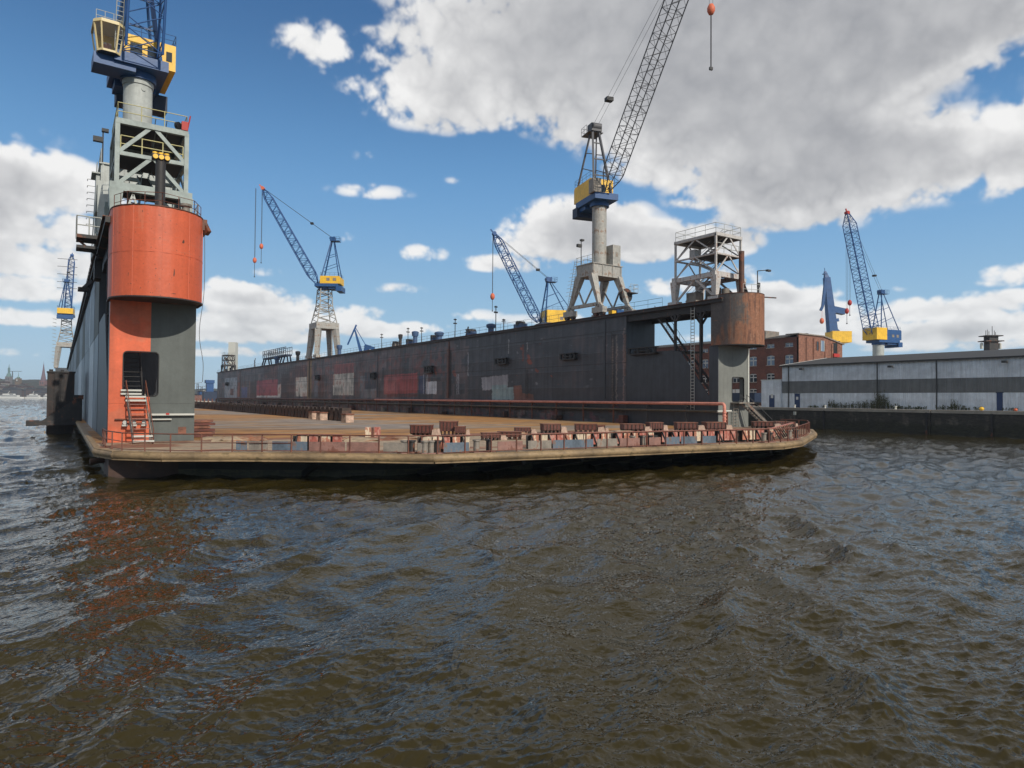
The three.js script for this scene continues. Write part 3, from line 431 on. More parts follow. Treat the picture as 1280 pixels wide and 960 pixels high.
  // foot of the wall: scraped, rusty, pale and pink scabs
  for (let i = 0; i < 1500; i++) { const z = -9 - 273 * r() ** 1.2, y = D + r() * 2.2, q = r(); if (z > -30 && r() < .7) continue; g.globalAlpha = 0.25 + 0.5 * r(); g.fillStyle = q < 0.28 ? 'rgb(96,84,78)' : q < 0.5 ? 'rgb(104,52,48)' : q < 0.7 ? 'rgb(38,34,36)' : q < 0.86 ? 'rgb(126,118,112)' : 'rgb(120,64,72)'; g.fillRect(U(z), Vv(y), 1.5 + r() * 8, 3 + r() * 16); }
  g.globalAlpha = 1;
  rect('rgb(44,58,112)', 803, 517, 812, 526); rect('rgb(124,94,84)', 812, 518, 822, 527); rect('rgb(112,58,54)', 870, 520, 893, 530);
  const im = g.getImageData(0, 0, W, H), d = im.data, src = Uint8ClampedArray.from(d);
  for (let y = 0; y < H; y++) for (let x = 0; x < W; x++) { const u = x / W, v = y / H, sx = clamp(Math.round(x + (fbm(u, v, 400, 50, 3, 530) - .5) * 3), 0, W - 1), sy = clamp(Math.round(y + (fbm(u, v, 500, 60, 3, 540) - .5) * 6), 0, H - 1), o = (y * W + x) * 4, q = (sy * W + sx) * 4; d[o] = src[q]; d[o + 1] = src[q + 1]; d[o + 2] = src[q + 2]; }
  for (let y = 0; y < H; y++) for (let x = 0; x < W; x++) {
    const u = x / W, v = y / H, o = (y * W + x) * 4, s = fbm(u, v, 700, 3, 3, 500), n = fbm(u, v, 90, 8, 4, 510), f = hash2(x, y, 3), deep = sstep(300, 900, x), k = 1 + (0.34 + 0.5 * deep) * (s - .5) + (0.42 + 0.55 * deep) * (n - .5) + 0.1 * (f - .5), rr = sstep(0.56, 0.68, s * .45 + n * .55) * (0.16 + 0.5 * deep);
    for (let i = 0; i < 3; i++) d[o + i] = clamp(mix(d[o + i] * k, [92, 56, 46][i] * k, rr), 0, 255);
  }
  g.putImageData(im, 0, 0);
  const t = new THREE.CanvasTexture(cv); t.colorSpace = THREE.SRGBColorSpace; t.wrapS = t.wrapT = THREE.ClampToEdgeWrapping; t.magFilter = THREE.LinearFilter; return t;
}
M.wallPaint = new THREE.MeshStandardMaterial({ map: wallMap(), roughness: 0.5, bumpScale: 0.09, bumpMap: pixelsTex(2048, 256, (u, v, c) => {   // plating hollowed between its frames, seams standing proud
  const a = (u * 118) % 1, b = (v * 6) % 1, pil = Math.sin(Math.PI * a) * Math.sin(Math.PI * b), seam = (a < 0.05 || b < 0.05) ? 0.12 : 0; c[0] = c[1] = c[2] = 255 * clamp(0.62 - 0.4 * pil * (0.4 + 1.2 * fbm(u, v, 60, 6, 2, 560)) + seam + 0.2 * (fbm(u, v, 300, 40, 3, 570) - .5)); }, null, false) });

// a side wall: x0..x1 across; s is +1 for the wall whose dock side faces -x
function sideWall(x0, x1, inner, outer, right) {
  const w = sub('side_wall', dock), zi = -14.4;
  new MB().box(x0 + 0.03, x1 - 0.03, D, 15.05, LEN, zi).build('wall_core', M.dockDark, w);
  if (right) new MB().box(52 - 0.02, 52 + 0.028, D, 15.1, LEN, zi).build('dock_side_plating', M.wallPaint, w, (x, y, z) => [(-9 - z) / (-9 - LEN), (y - D) / (15.1 - D)]);
  else {
    // outer face in long sheets, some paler, each a little proud or back
    const r = rng(5); let z = zi, i = 0;
    while (z > LEN + 1) { const len = Math.min([8.2, 10.5, 3.2, 12.5, 9, 15, 18, 24][i % 8] * (1 + i * 0.05), z - LEN), pale = i === 1 || i === 5; new MB().box(-5.0 - 0.02 * (i % 3), -4.968, D, 9.4, z - len + 0.03, z).build('hull_plate', pale ? M.outerPale : M.outer, w); new MB().box(-4.99 - 0.02 * ((i + 1) % 3), -4.968, 9.43, 15.05, z - len + 0.03, z).build('hull_plate', i % 2 ? M.outer : i === 2 ? M.outerPale : M.towerGrey, w); z -= len; i++; }
    new MB().box(0, 0.028 - 0.03, D, 15.05, LEN, zi).build('dock_side_plating', M.dockDark, w);
  }
  // lower web plate under the open bay, cut back along the stair
  for (const x of right ? [x0] : [x0 + 0.03]) new MB().prism('x', [[zi, D], [-0.6, D], [-0.6, 4.1], [-5.4, 10.0], [-6.7, 10.25], [zi, 10.25]], x, x + 0.12).build('bay_plate', M.dockDark, w);
  new MB().box(x0 + 0.2, x1 - 0.2, 10.1, 10.22, zi, -5.9).build('bay_floor', M.girder, w);
  // crane runway on top
  new MB().box(x0 - 0.35, x1 + 0.35, 15.1, TOP - 0.06, LEN, 0.8).build('runway_girder', M.girder, w);
  new MB().box(x0 - 0.5, x1 + 0.5, TOP - 0.057, TOP, LEN, 0.8).build('runway_deck', M.rustEdge, w);
  for (const x of [x0 + 0.15, x1 - 0.5]) new MB().box(x, x + 0.35, 14.3, 15.1, zi, -0.7).build('bay_beam', M.girder, w);
  for (const x of [x0 + 0.25, x1 - 0.25]) for (const z of [-2.6, -6.4]) new MB().box(x - 0.13, x + 0.13, z < -5 ? 10 : 6.4, 14.4, z - 0.13, z + 0.13).bar([x, 13.5, z], [x, 14.4, z + 0.75], 0.2, 0.2).bar([x, 13.5, z], [x, 14.4, z - 0.75], 0.2, 0.2).build('bay_post', M.girder, w);
  for (const x of [x0 + 1.8, x1 - 1.8]) new MB().box(x - 0.06, x + 0.06, TOP, TOP + 0.14, LEN + 2, 0).build('crane_rail', M.rustEdge, w);
  return w;
}
const wallL = sideWall(-5, 0, 0, -5, false), wallR = sideWall(52, 57, 52, 57, true);
{
  // on the dock side of the right wall: plate seams, stiffeners, mooring pockets, ladders, pipes on brackets
  for (const y of [13.2, 9.1]) new MB().box(51.955, 51.985, y, y + 0.07, LEN, -14.4).build('plate_seam', M.girder, wallR);
  for (const [px, w, m] of [[386.5, 0.9, 'darkPipe'], [561, 0.3, 'railRust'], [756, 0.3, 'dockDark'], [472, 0.25, 'dockDark'], [300, 0.5, 'railRust']]) { const z = onX(px, 480, 52).z; new MB().box(51.9, 51.98, 4.6, 14.9, z - w / 2, z + w / 2).build('stiffener', M[m], wallR); }
  for (const [px, py, wz, hh] of [[713, 446, 3.2, 0.9], [629, 452, 3.2, 1.0], [538, 462, 3.0, 1.3], [806, 439, 4.6, 0.8], [468, 470, 2.4, 1.4], [398, 472, 2.4, 1.3], [284, 480, 3, 1.3]]) {
    const p = onX(px, py, 52), z = p.z, y = p.y; const k = sub('mooring_pocket', wallR);
    new MB().box(51.35, 51.97, y - hh * 0.5, y - hh * 0.32, z - wz / 2, z + wz / 2).build('sill', M.girder, k);
    new MB().box(51.3, 51.97, y + hh * 0.42, y + hh * 0.55, z - wz / 2 - 0.1, z + wz / 2 + 0.1).build('hood', M.girder, k);
    for (const q of [-0.5, -0.15, 0.22, 0.5]) new MB().bar([51.5, y - hh * 0.35, z + q * wz * 0.95], [51.5, y + hh * 0.45, z + q * wz * 0.95], 0.2, 0.4).build('cheek', M.black, k);
    new MB().tube([51.6, y, z - wz * 0.28], [51.6, y, z + wz * 0.32], 0.22, 8).build('roller', M.black, k);
  }
  for (const [px, y0, y1] of [[866, 3.3, 14.9], [766, 3.8, 13.2], [561.5, 4.5, 14], [659, 4.5, 9]]) { const z = onX(px, 470, 51.9).z; ladder(new MB(), [51.85, y0, z], [51.85, y1, z], [0, 0, 1], 0.5, px === 866 ? 0.045 : 0.03, 0.35).build('ladder', px === 866 ? M.railPale : M.darkGrey, wallR); }
  // service pipes along the foot of the wall
  new MB().tube([51.3, 4.08, 1.0], [51.3, 4.08, -95], 0.17, 10).curve([[51.3, 4.08, 1.0], [51.3, 4.06, 1.25], [51.3, 3.9, 1.4], [51.3, 3.6, 1.42]], 0.17, 10, 10).tube([51.3, 3.62, 1.42], [51.3, 1.9, 1.42], 0.17, 10).build('fire_main', M.pinkPipe, wallR);
  for (const y of [3.1, 2.75, 2.4, 2.05]) new MB().tube([51.3, y, 1.42], [51.3, y + 0.1, 1.42], 0.25, 12).build('pipe_flange', M.pinkPipe, wallR);
  new MB().tube([51.3, 4.02, -95], [51.3, 3.9, LEN + 4], 0.17, 8).build('fire_main', M.railRust, wallR);
  new MB().tube([51.35, 3.25, 0.4], [51.35, 3.2, LEN + 4], 0.14, 8).build('drain_pipe', M.darkPipe, wallR);
  new MB().tube([51.35, 3.25, 0.4], [53.5, 3.3, 0.55], 0.11, 8).build('drain_pipe', M.offWhite, wallR);
  new MB().box(51.6, 51.98, 2.98, 3.08, LEN + 2, -14.5).build('pipe_shelf', M.girder, wallR);
  for (let z = -4; z > LEN; z -= 6) new MB().box(51.25, 51.4, D, 4.0, z - 0.09, z + 0.09).bar([51.95, 3.6, z], [51.3, 3.86, z], 0.09, 0.12).build('pipe_bracket', z > -12 ? M.darkGrey : M.railRust, wallR);
  const r = rng(8); for (let z = -14; z > -275; z -= 7 + 14 * r()) new MB().box(51.2 - 0.5 * r(), 51.9, D, D + 0.5 + 0.8 * r(), z - 0.5 - r(), z).build('side_fender', r() < 0.5 ? M.blockDark : r() < 0.5 ? M.panelGrey : M.block, wallR);
  rail(new MB(), [[51.75, TOP, LEN + 1], [51.75, TOP, -26]], 1.05, 2.2, 0.022).build('railing', M.ropeThin, wallR);
  rail(new MB(), [[51.75, TOP, -17.5], [51.75, TOP, -8]], 1.05, 2.2, 0.022).build('railing', M.ropeThin, wallR);
  rail(new MB(), [[57.3, TOP, LEN + 1], [57.3, TOP, -1]], 1.05, 2.2, 0.022).build('railing', M.ropeThin, wallR);
  // the outer side of the left wall: dark fittings hung from the runway near the open bay
  new MB().box(-5.5, -5.05, 13.2, 14.6, -12, -10.2).bar([-5.2, 15, -24], [-5.9, 14.2, -24.4], 0.2, 0.3).box(-6.3, -5.4, 14.0, 14.25, -25, -23.5).build('side_bracket', M.girder, wallL);
  rail(new MB(), [[-5.35, TOP, LEN + 1], [-5.35, TOP, -22]], 1.05, 2.2, 0.022).build('railing', M.ropeThin, wallL);
}

// --- end towers: a plate pier with a doorway, a round-nosed canopy above it, stairs in the bay behind
function roundRect(x0, x1, y0, y1, r) { const p = []; for (const [cx, cy, a] of [[x1 - r, y1 - r, 0], [x0 + r, y1 - r, 90], [x0 + r, y0 + r, 180], [x1 - r, y0 + r, 270]]) for (let k = 0; k <= 4; k++) { const t = (a + k * 22.5) * Math.PI / 180; p.push([cx + r * Math.cos(t), cy + r * Math.sin(t)]); } return p; }
function canopyShape(cx, cz, R, zb) { const p = [[cx - R, zb]]; for (let k = 0; k <= 40; k++) { const t = Math.PI - k / 40 * Math.PI; p.push([cx + R * Math.cos(t), cz + R * Math.sin(t)]); } p.push([cx + R, zb]); return p; }
function canopy(t, cx, mat, under, y0, y1) {
  const R = 2.62, cz = 0.75, zb = -0.9, pos = [], idx = [], uv = [], prof = canopyShape(cx, cz, R, zb); let L = 0;
  prof.forEach(([x, z], i) => { if (i) L += Math.hypot(x - prof[i - 1][0], z - prof[i - 1][1]); for (const y of [y0, y0 + (y1 - y0) * .5, y1]) { const n = 0.012 * Math.sin(i * 1.7 + y * 2.3) * (i > 2 && i < prof.length - 3 ? 1 : 0); pos.push(x, y, z + n); uv.push(L, y - y0); } });
  for (let i = 0; i + 1 < prof.length; i++) for (let j = 0; j < 2; j++) { const a = i * 3 + j, b = a + 3; idx.push(a, b, a + 1, a + 1, b, b + 1); }
  const g = new THREE.BufferGeometry(); g.setAttribute('position', new THREE.Float32BufferAttribute(pos, 3)); g.setAttribute('uv', new THREE.Float32BufferAttribute(uv, 2)); g.setIndex(idx); g.computeVertexNormals();
  const m = new THREE.Mesh(g, mat); m.name = 'canopy_shell'; m.castShadow = m.receiveShadow = true; t.add(m);
  const inset = canopyShape(cx, cz, R - 0.03, zb + 0.02);
  new MB().prism('y', inset, y0 + 0.06, y0 + 0.1).build('canopy_soffit', under, t); new MB().prism('y', inset, y1 - 0.22, y1 - 0.12).build('canopy_roof', M.rustEdge, t);
  new MB().box(cx - R + .03, cx + R - .03, y0 + .1, y1 - .22, zb + 0.01, zb + 0.04).build('canopy_back', M.girder, t);
  { const sm = new MB(); for (let i = 0; i + 1 < prof.length; i++) sm.bar([prof[i][0], y0 + 2.75, prof[i][1]], [prof[i + 1][0], y0 + 2.75, prof[i + 1][1]], 0.03, 0.035); for (const i of [5, 13, 21, 29, 37]) sm.bar([prof[i][0], y0 + 0.05, prof[i][1]], [prof[i][0], y1 - 0.05, prof[i][1]], 0.03, 0.03); sm.build('weld_seam', mat, t); const bl = new MB(); for (let i = 0; i + 1 < prof.length; i++) bl.bar([prof[i][0], y0 + 0.03, prof[i][1]], [prof[i + 1][0], y0 + 0.03, prof[i + 1][1]], 0.09, 0.08); bl.build('bottom_flange', M.girder, t); }
  const lip = new MB(); for (let i = 0; i + 1 < prof.length; i++) lip.tube([prof[i][0], y1, prof[i][1]], [prof[i + 1][0], y1, prof[i + 1][1]], 0.045, 5); lip.build('canopy_lip', M.rustEdge, t);
}
{
  // left: orange and grey
  const t = sub('end_tower', dock); t.userData.label = 'orange and dark grey end tower under a round orange canopy';
  const d0 = -4.16, d1 = -2.22, y0 = 4.45, y1 = 7.22, sx = -2.67, r = 0.22, arc = (cx, cy, a0, a1) => { const p = []; for (let k = 0; k <= 5; k++) { const a = mix(a0, a1, k / 5) * Math.PI / 180; p.push([cx + r * Math.cos(a), cy + r * Math.sin(a)]); } return p; };
  new MB().prism('z', [[-4.95, 3.95], [sx, 3.95], [sx, y0], ...arc(d0 + r, y0 + r, 270, 180), ...arc(d0 + r, y1 - r, 180, 90), [sx, y1], [sx, 10.5], [-4.95, 10.5]], -0.5, 0).build('tower_plate', M.orange, t).userData.label = 'orange half of the tower front';
  new MB().prism('z', [[-4.95, D], [sx, D], [sx, 3.94], [-4.95, 3.94]], -0.5, -0.006).build('tower_plate', M.orange, t);
  new MB().prism('z', [[sx + .002, 3.95], [-0.02, 3.95], [-0.02, 10.5], [sx + .002, 10.5], [sx + .002, y1], ...arc(d1 - r, y1 - r, 90, 0), ...arc(d1 - r, y0 + r, 0, -90), [sx + .002, y0]], -0.5, 0).build('tower_plate', M.towerGrey, t).userData.label = 'dark grey half of the tower front';
  new MB().prism('z', [[sx + .002, D], [-0.02, D], [-0.02, 3.94], [sx + .002, 3.94]], -0.5, -0.006).build('tower_plate', M.towerGrey, t);
  for (const x of [-4.95, -0.32]) new MB().box(x, x + 0.3, D, 10.4, -1.4, -0.502).build('tower_side', M.dockDark, t);
  const rimIn = roundRect(d0, d1, y0, y1, r), rimOut = roundRect(d0 - 0.06, d1 + 0.06, y0 - 0.06, y1 + 0.06, r + .05); new MB().prism('z', rimOut, -0.05, 0.035, [rimIn]).build('door_coaming', M.black, t);
  canopy(t, -2.46, M.orangeShell, M.girder, 10.38, TOP + 0.42);
  // scars on the canopy, rusty lugs
  for (const [px, py, w, h] of [[228.6, 302, 0.16, 0.24], [216.5, 341, 0.09, 0.5], [216, 367, 0.3, 0.04]]) { const x = onZ(px, py, 2.9).x; const R = 2.62, c = -2.46, zz = 0.75 + Math.sqrt(Math.max(0, R * R - (x - c) ** 2)), y = onZ(px, py, zz).y; new MB(M4(x, y, zz - 0.005, Math.atan2(x - c, zz - 0.75))).prism('z', [[-w / 2, -h * .3], [0, -h / 2], [w / 2, -h * 0.1], [w * .3, h * .4], [-w * .1, h / 2]], 0, 0.02).build('rust_scar', M.rustEdge, t); }
  new MB().box(-0.05, 0.3, 15.2, 15.9, 0.9, 1.6).bar([0.1, 15.8, 1.2], [0.35, 15.0, 1.7], 0.25, 0.4).build('bent_fairlead', M.rustEdge, t);
  // front fittings
  new MB().box(sx + 0.1, -0.05, 3.18, 3.3, 0.02, 0.28).build('cable_tray', M.offWhite, t); new MB().tube([sx + 0.1, 2.92, 0.16], [-1.4, 2.92, 0.16], 0.05, 8).build('conduit', M.offWhite, t); new MB().box(-1.75, -1.55, 3.22, 3.34, 0.285, 0.3).build('red_marker', M.red, t);
  new MB().box(-0.98, -0.5, 1.98, 2.42, 0, 0.02).build('notice_board', M.timber, t);
  for (const x of [-4.05, -3.55, -2.98]) new MB().box(x - 0.16, x + 0.16, 2.52, 2.62, 0, 0.34).tube([x, 2.75, 0.02], [x, 2.75, 0.3], 0.13, 8).build('valve', M.railPale, t);
  new MB().tube([-4.6, 2.95, 0.12], [sx, 2.95, 0.12], 0.05, 6).build('conduit', M.railRust, t);
}
function endStairs(t, xa, xb, front, mat, tread) {   // from the door up to the runway inside the bay
  const fl = [[[-0.55, 4.45], [-5.4, 10.1]], [[-5.9, 10.22], [-9.9, 14.9]]];
  fl.forEach(([[z0, y0], [z1, y1]], i) => {
    for (const x of [xa, xb]) new MB().bar([x, y0, z0], [x, y1, z1], 0.07, 0.26).build('stair_stringer', mat, t);
    const n = 18; for (let k = 1; k < n; k++) { const z = mix(z0, z1, k / n), y = mix(y0, y1, k / n); new MB().box(xa, xb, y - 0.03, y, z - 0.13, z + 0.13).build('stair_tread', tread, t); }
    const h = new MB(); for (const x of [xa, xb]) { h.tube([x, y0 + 0.95, z0], [x, y1 + 0.95, z1], 0.028, 5); for (let k = 0; k <= 4; k++) h.tube([x, mix(y0, y1, k / 4), mix(z0, z1, k / 4)], [x, mix(y0, y1, k / 4) + 0.95, mix(z0, z1, k / 4)], 0.025, 4); } h.build('stair_handrail', mat, t);
  });
}
endStairs(wallL, -4.1, -3.05, 0, M.girder, M.darkGrey); endStairs(wallR, 52.4, 53.5, 0, M.girder, M.girder);
{
  // right: bare grey pier with a see-through doorway, rusty canopy
  const t = sub('end_tower', dock); t.userData.label = 'pale grey end pier with open doorway under a rusty round canopy';
  const door = roundRect(54.35, 56.3, 4.35, 7.0, 0.25);
  new MB().prism('z', [[52.05, D], [57.1, D], [57.1, 10.5], [52.05, 10.5]], -0.55, 0, [door]).build('tower_plate', M.pierGrey, t);
  new MB().prism('z', roundRect(54.28, 56.37, 4.28, 7.07, 0.3), -0.1, 0.035, [door]).build('door_coaming', M.black, t);
  new MB().box(51.98, 52.045, D, 10.4, -1.2, 0.02).build('tower_side', M.dockDark, t);
  canopy(t, 54.52, M.rustCyl, M.girder, 10.38, TOP + 0.42);
  new MB().box(56.98, 57.2, 4.2, 10.3, 0.004, 0.06).build('edge_strip', M.offWhite, t);
  for (const x of [52.9, 53.2]) new MB().box(x, x + 0.14, D, 3.4, 0.1, 0.25).build('pier_post', M.railRust, t);
  ladder(new MB(), [54.6, D, 0.3], [54.6, 4.2, 0.3], [1, 0, 0], 0.8, 0.04, 0.32).build('ladder', M.panelGrey, t);
  new MB().box(54.0, 56.6, 4.12, 4.24, 0.01, 1.2).build('landing', M.panelGrey, t);
  // steps down from the doorway to the apron
  for (const dz of [0.35, 1.15]) new MB().bar([55.3, 4.2, dz], [58.4 - 1.3, D + 0.05, dz + 1.9], 0.08, 0.26).build('stair_stringer', M.panelGrey, t);
  for (let k = 1; k < 11; k++) { const u = k / 11, x = mix(55.3, 57.1, u), z = mix(0, 1.9, u); new MB().box(x - 0.12, x + 0.12, mix(4.2, D, u) - 0.02, mix(4.2, D, u) + 0.02, z + 0.36, z + 1.14).build('stair_tread', M.panelGrey, t); }
  const h = new MB(); for (const dz of [0.35, 1.15]) h.tube([55.3, 5.1, dz], [57.1, D + 0.95, dz + 1.9], 0.03, 5).tube([55.3, 4.2, dz], [55.3, 5.1, dz], 0.03, 5).tube([57.1, D, dz + 1.9], [57.1, D + 0.95, dz + 1.9], 0.03, 5); h.build('stair_handrail', M.darkGrey, t);
  // lamp on a bent arm over the canopy, mast stub and spar
  new MB().tube([56.6, TOP + .3, 1.6], [56.6, TOP + 3.3, 1.6], 0.06, 6).tube([56.6, TOP + 3.3, 1.6], [58.0, TOP + 3.5, 1.9], 0.05, 6).box(57.8, 58.4, TOP + 3.35, TOP + 3.55, 1.75, 2.05).build('lamp_arm', M.darkGrey, t);
  new MB().tube([57.3, TOP + .3, 1.2], [57.3, TOP + 2, 1.2], 0.1, 6).box(57.15, 57.5, TOP + 1.6, TOP + 2.1, 1.1, 1.3).build('signal_box', M.darkGrey, t);
  new MB().bar([56.4, TOP + .35, 2], [58.9, TOP + .42, 2.3], 0.14, 0.12).build('spar', M.girder, t);
  new MB().tube([54.9, TOP + .3, 0.8], [54.9, TOP + 5.4, 0.8], 0.3, 12).build('mooring_post', M.rustEdge, t);
  const rr = new MB(); rail(rr, [[53, TOP + .3, 2.5], [55, TOP + .3, 3.1], [56.8, TOP + .3, 1.8]], 1.1, 1, 0.025); rr.build('railing', M.railPale, t);
  new MB().prism('x', [[0.2, TOP + .3], [1.8, TOP + .3], [0.9, TOP + 0.9], [0.4, TOP + 2]], 55.9, 55.98).build('stay_plate', M.darkGrey, t);
}
{
  // ladder stair before the orange doorway, white bars at top and foot
  const t = sub('boarding_stair', dock);
  for (const x of [-4.0, -2.95]) new MB().bar([x, 4.5, 0.12], [x + 0.28, D + 0.02, 2.3], 0.07, 0.2).build('stringer', M.panelGrey, t);
  for (let k = 1; k < 10; k++) { const u = k / 10; new MB().box(-4.0 + .28 * u, -2.95 + .28 * u, mix(4.5, D, u) - 0.02, mix(4.5, D, u) + 0.02, mix(0.12, 2.3, u) - 0.1, mix(0.12, 2.3, u) + 0.1).build('tread', M.panelBrown, t); }
  for (const [y, z, o] of [[4.72, 0.1, -.25], [4.5, 0.1, -.25], [4.32, 0.28, 0], [4.08, 0.45, 0], [D + 0.42, 2.2, .27], [D + 0.12, 2.35, .29]]) new MB().box(-4.05 + o, -2.9 + o, y, y + 0.11, z, z + 0.1).build('cross_bar', M.offWhite, t);
  for (const x of [-4.02, -2.93]) { new MB().tube([x, 5.4, 0.15], [x + 0.28, D + 0.9, 2.3], 0.03, 5).tube([x, 4.5, .12], [x, 5.4, .15], 0.03, 5).tube([x + .28, D, 2.3], [x + .28, D + .9, 2.3], 0.03, 5).build('handrail', M.railRust, t); }
}
M.timberDark = steel([74, 52, 42], { rust: 0.1, rustCol: [48, 36, 32], seed: 148, size: [2, 0.7], mott: 0.5, streak: 0.2, n: 128 });

// --- railing round the apron with plates hung on it, and the stiffened kerb behind
function along(pts, inset) {   // walk an outline, moved inwards; pos(s) gives a point by length
  const q = []; for (let i = 0; i < pts.length; i++) { const a = pts[Math.max(0, i - 1)], b = pts[Math.min(pts.length - 1, i + 1)], dx = b[0] - a[0], dz = b[1] - a[1], l = Math.hypot(dx, dz); q.push([pts[i][0] + dz / l * inset, pts[i][1] + dx / l * -inset]); }
  const L = [0]; for (let i = 1; i < q.length; i++) L.push(L[i - 1] + Math.hypot(q[i][0] - q[i - 1][0], q[i][1] - q[i - 1][1]));
  const pos = (s) => { s = clamp(s, 0, L[L.length - 1]); let i = 1; while (i < L.length - 1 && L[i] < s) i++; const u = (s - L[i - 1]) / (L[i] - L[i - 1]); return V3(mix(q[i - 1][0], q[i][0], u), D, mix(q[i - 1][1], q[i][1], u)); };
  const atPx = (px) => { let best = 0, bd = 1e9; for (let s = 0; s < L[L.length - 1]; s += 0.05) { const d = Math.abs(pixelOf(pos(s))[0] - px); if (d < bd) { bd = d; best = s; } } return best; };
  return { pos, atPx, total: L[L.length - 1] };
}
{
  const front = rimPts.slice(1, -1); front[0] = [-5.7, 1.5]; front.splice(1, 0, [-5.7, 5.2]); front.push([57.7, 4]);
  const line = along(front, 0.42), kerb = along(front, 1.9), t = sub('apron_railing', dock), H = 0.95;
  const put = (s, y) => line.pos(s).setY(D + y);
  for (let s = 0; s < line.total; s += 1.55) { const p = line.pos(s); new MB().box(p.x - 0.032, p.x + 0.032, D, D + H, p.z - 0.032, p.z + 0.032).build('post', M.railRust, t); }
  for (let s = 0; s < line.total; s += 3.1) { const e = Math.min(s + 3.1, line.total); for (const y of [H, 0.5, 0.1]) if (y !== 0.5 || s < 14) new MB().tube(put(s, y), put(e, y), y === H ? 0.034 : 0.022, 6).build('rail', M.railRust, t); }
  const plates = [[295, 309, 'panelBlue'], [311, 334, 'panelGrey'], [341, 384, 'panelBlue'], [386, 431, 'panelBrown'], [433, 474, 'panelBrown'], [480, 510, 'panelGrey'], [522, 535, 'panelGrey'], [555, 586, 'panelBlue'], [622, 654, 'panelBrown'], [660, 689, 'panelGrey'], [691, 742, 'panelBlue'], [747, 772, 'panelGrey'], [775, 800, 'panelBrown'], [812, 826, 'panelBrown'], [831, 850, 'panelBlue'], [852, 872, 'panelBlue'], [878, 895, 'panelBlue']];
  for (const [a, b, m] of plates) { const s0 = line.atPx(a), s1 = line.atPx(b), n = Math.max(1, Math.round((s1 - s0) / 2)); for (let k = 0; k < n; k++) { const p = put(mix(s0, s1, k / n) + (k ? .02 : 0), 0.34).add(V3(0, 0, -0.03)), q = put(mix(s0, s1, (k + 1) / n), 0.34).add(V3(0, 0, -0.03)); new MB().bar(p, q, 0.03, 0.5).build('hung_plate', M[m], t); } }
  const rr = rng(61);
  // stiffened kerb, in bays: cream and pink plates between raked brackets
  const kt = sub('apron_kerb', dock), bays = [[372, 430, 'bulwarkPink'], [528, 590, 'cream'], [664, 716, 'cream'], [719, 762, 'cream'], [770, 836, 'bulwarkPink'], [840, 894, 'bulwarkPink'], [897, 928, 'bulwarkPink'], [928, 955, 'bulwarkPink'], [960, 1003, 'cream']];
  for (const [a, b, m] of bays) {
    const s0 = kerb.atPx(a), s1 = kerb.atPx(b), up = (s, y) => kerb.pos(s).setY(D + y), n = Math.max(2, Math.round((s1 - s0) / 0.62));
    for (let k = 0; k < n; k++) {
      const p = mix(s0, s1, k / n), q = mix(s0, s1, (k + 0.72 + 0.2 * rr()) / n), hole = rr() < 0.08;
      if (!hole) new MB().bar(up(p, 0.5), up(q, 0.5), 0.05, 0.68).build('kerb_plate', rr() < 0.5 ? M[m] : rr() < 0.75 ? M.cream : M.bulwarkPink, kt);
      if (k % 2) continue;
      const c = kerb.pos(p), o = kerb.pos(p + 0.25).sub(c).normalize(), nrm = V3(-o.z, 0, o.x).multiplyScalar(-1), out = c.clone().addScaledVector(V3(o.z, 0, -o.x).multiplyScalar(-1), 0.5);
      new MB().bar(c.clone().setY(D + 0.86), out.clone().setY(D + 0.04), 0.06, 0.1).build('kerb_bracket', rr() < 0.7 ? M.girder : M.railRust, kt);
    }
for (let s = s0; s < s1 - 0.01; s += 1.2) { const e = Math.min(s + 1.2, s1), o = V3(-0.15, 0, -0.3); new MB().bar(up(s, 0.88), up(e, 0.88), 0.2, 0.06).build('kerb_cap', M.bulwarkPink, kt); new MB().bar(up(s, 0.4).add(o), up(e, 0.4).add(o), 0.04, 0.8).build('kerb_back', M.girder, kt); }
  }
  // bollards, rollers and odd fittings on the apron edge
  for (const [px, w] of [[540, 0.7], [606, 0.8], [800, 0.8], [812, 0.6], [963, 0.7], [995, 0.8], [512, 0.4], [545, .4]]) { const p = line.pos(line.atPx(px)).add(V3(0.1, 0, -0.35)), k = sub('mooring_bitts', dock, p.x, D, p.z); new MB().tube([-w / 2, 0, 0], [-w / 2, 0.62, 0], 0.17, 10).tube([-w / 2, 0.62, 0], [-w / 2, 0.7, 0], 0.22, 10).build('bitt', M.panelGrey, k); new MB().tube([w / 2, 0, 0], [w / 2, 0.62, 0], 0.17, 10).tube([w / 2, 0.62, 0], [w / 2, 0.7, 0], 0.22, 10).build('bitt', M.girder, k); new MB().box(-w / 2 - 0.3, w / 2 + 0.3, 0.002, 0.07, -0.28, 0.28).build('bed_plate', M.panelBrown, k); }
  // low mounds of silt and scrap swept to the kerb
  for (const [px, py, s] of [[300, 551, 1.1], [312, 550, .8], [420, 550, .6], [455, 551, 0.9], [505, 549, 1.0], [640, 545, 1.1], [780, 541, .7], [270, 549, .6]]) { const p = onY(px, py, D), g = new THREE.IcosahedronGeometry(s, 3), q = g.attributes.position; for (let i = 0; i < q.count; i++) { const k = 0.75 + 0.5 * vnoise(q.getX(i) * 4 + 20, q.getZ(i) * 4 + q.getY(i) * 3 + 20, 99, 99, 4); q.setXYZ(i, q.getX(i) * k * 1.5, Math.max(-0.02, q.getY(i) * k * 0.3), q.getZ(i) * k); } g.computeVertexNormals(); g.translate(p.x, D, p.z); const m = new MB().add(g).build('silt_heap', M.apron); tag(m, 'low heap of brown silt and scrap swept up on the dock apron', 'silt heap', 'silt heaps on the apron'); }
}

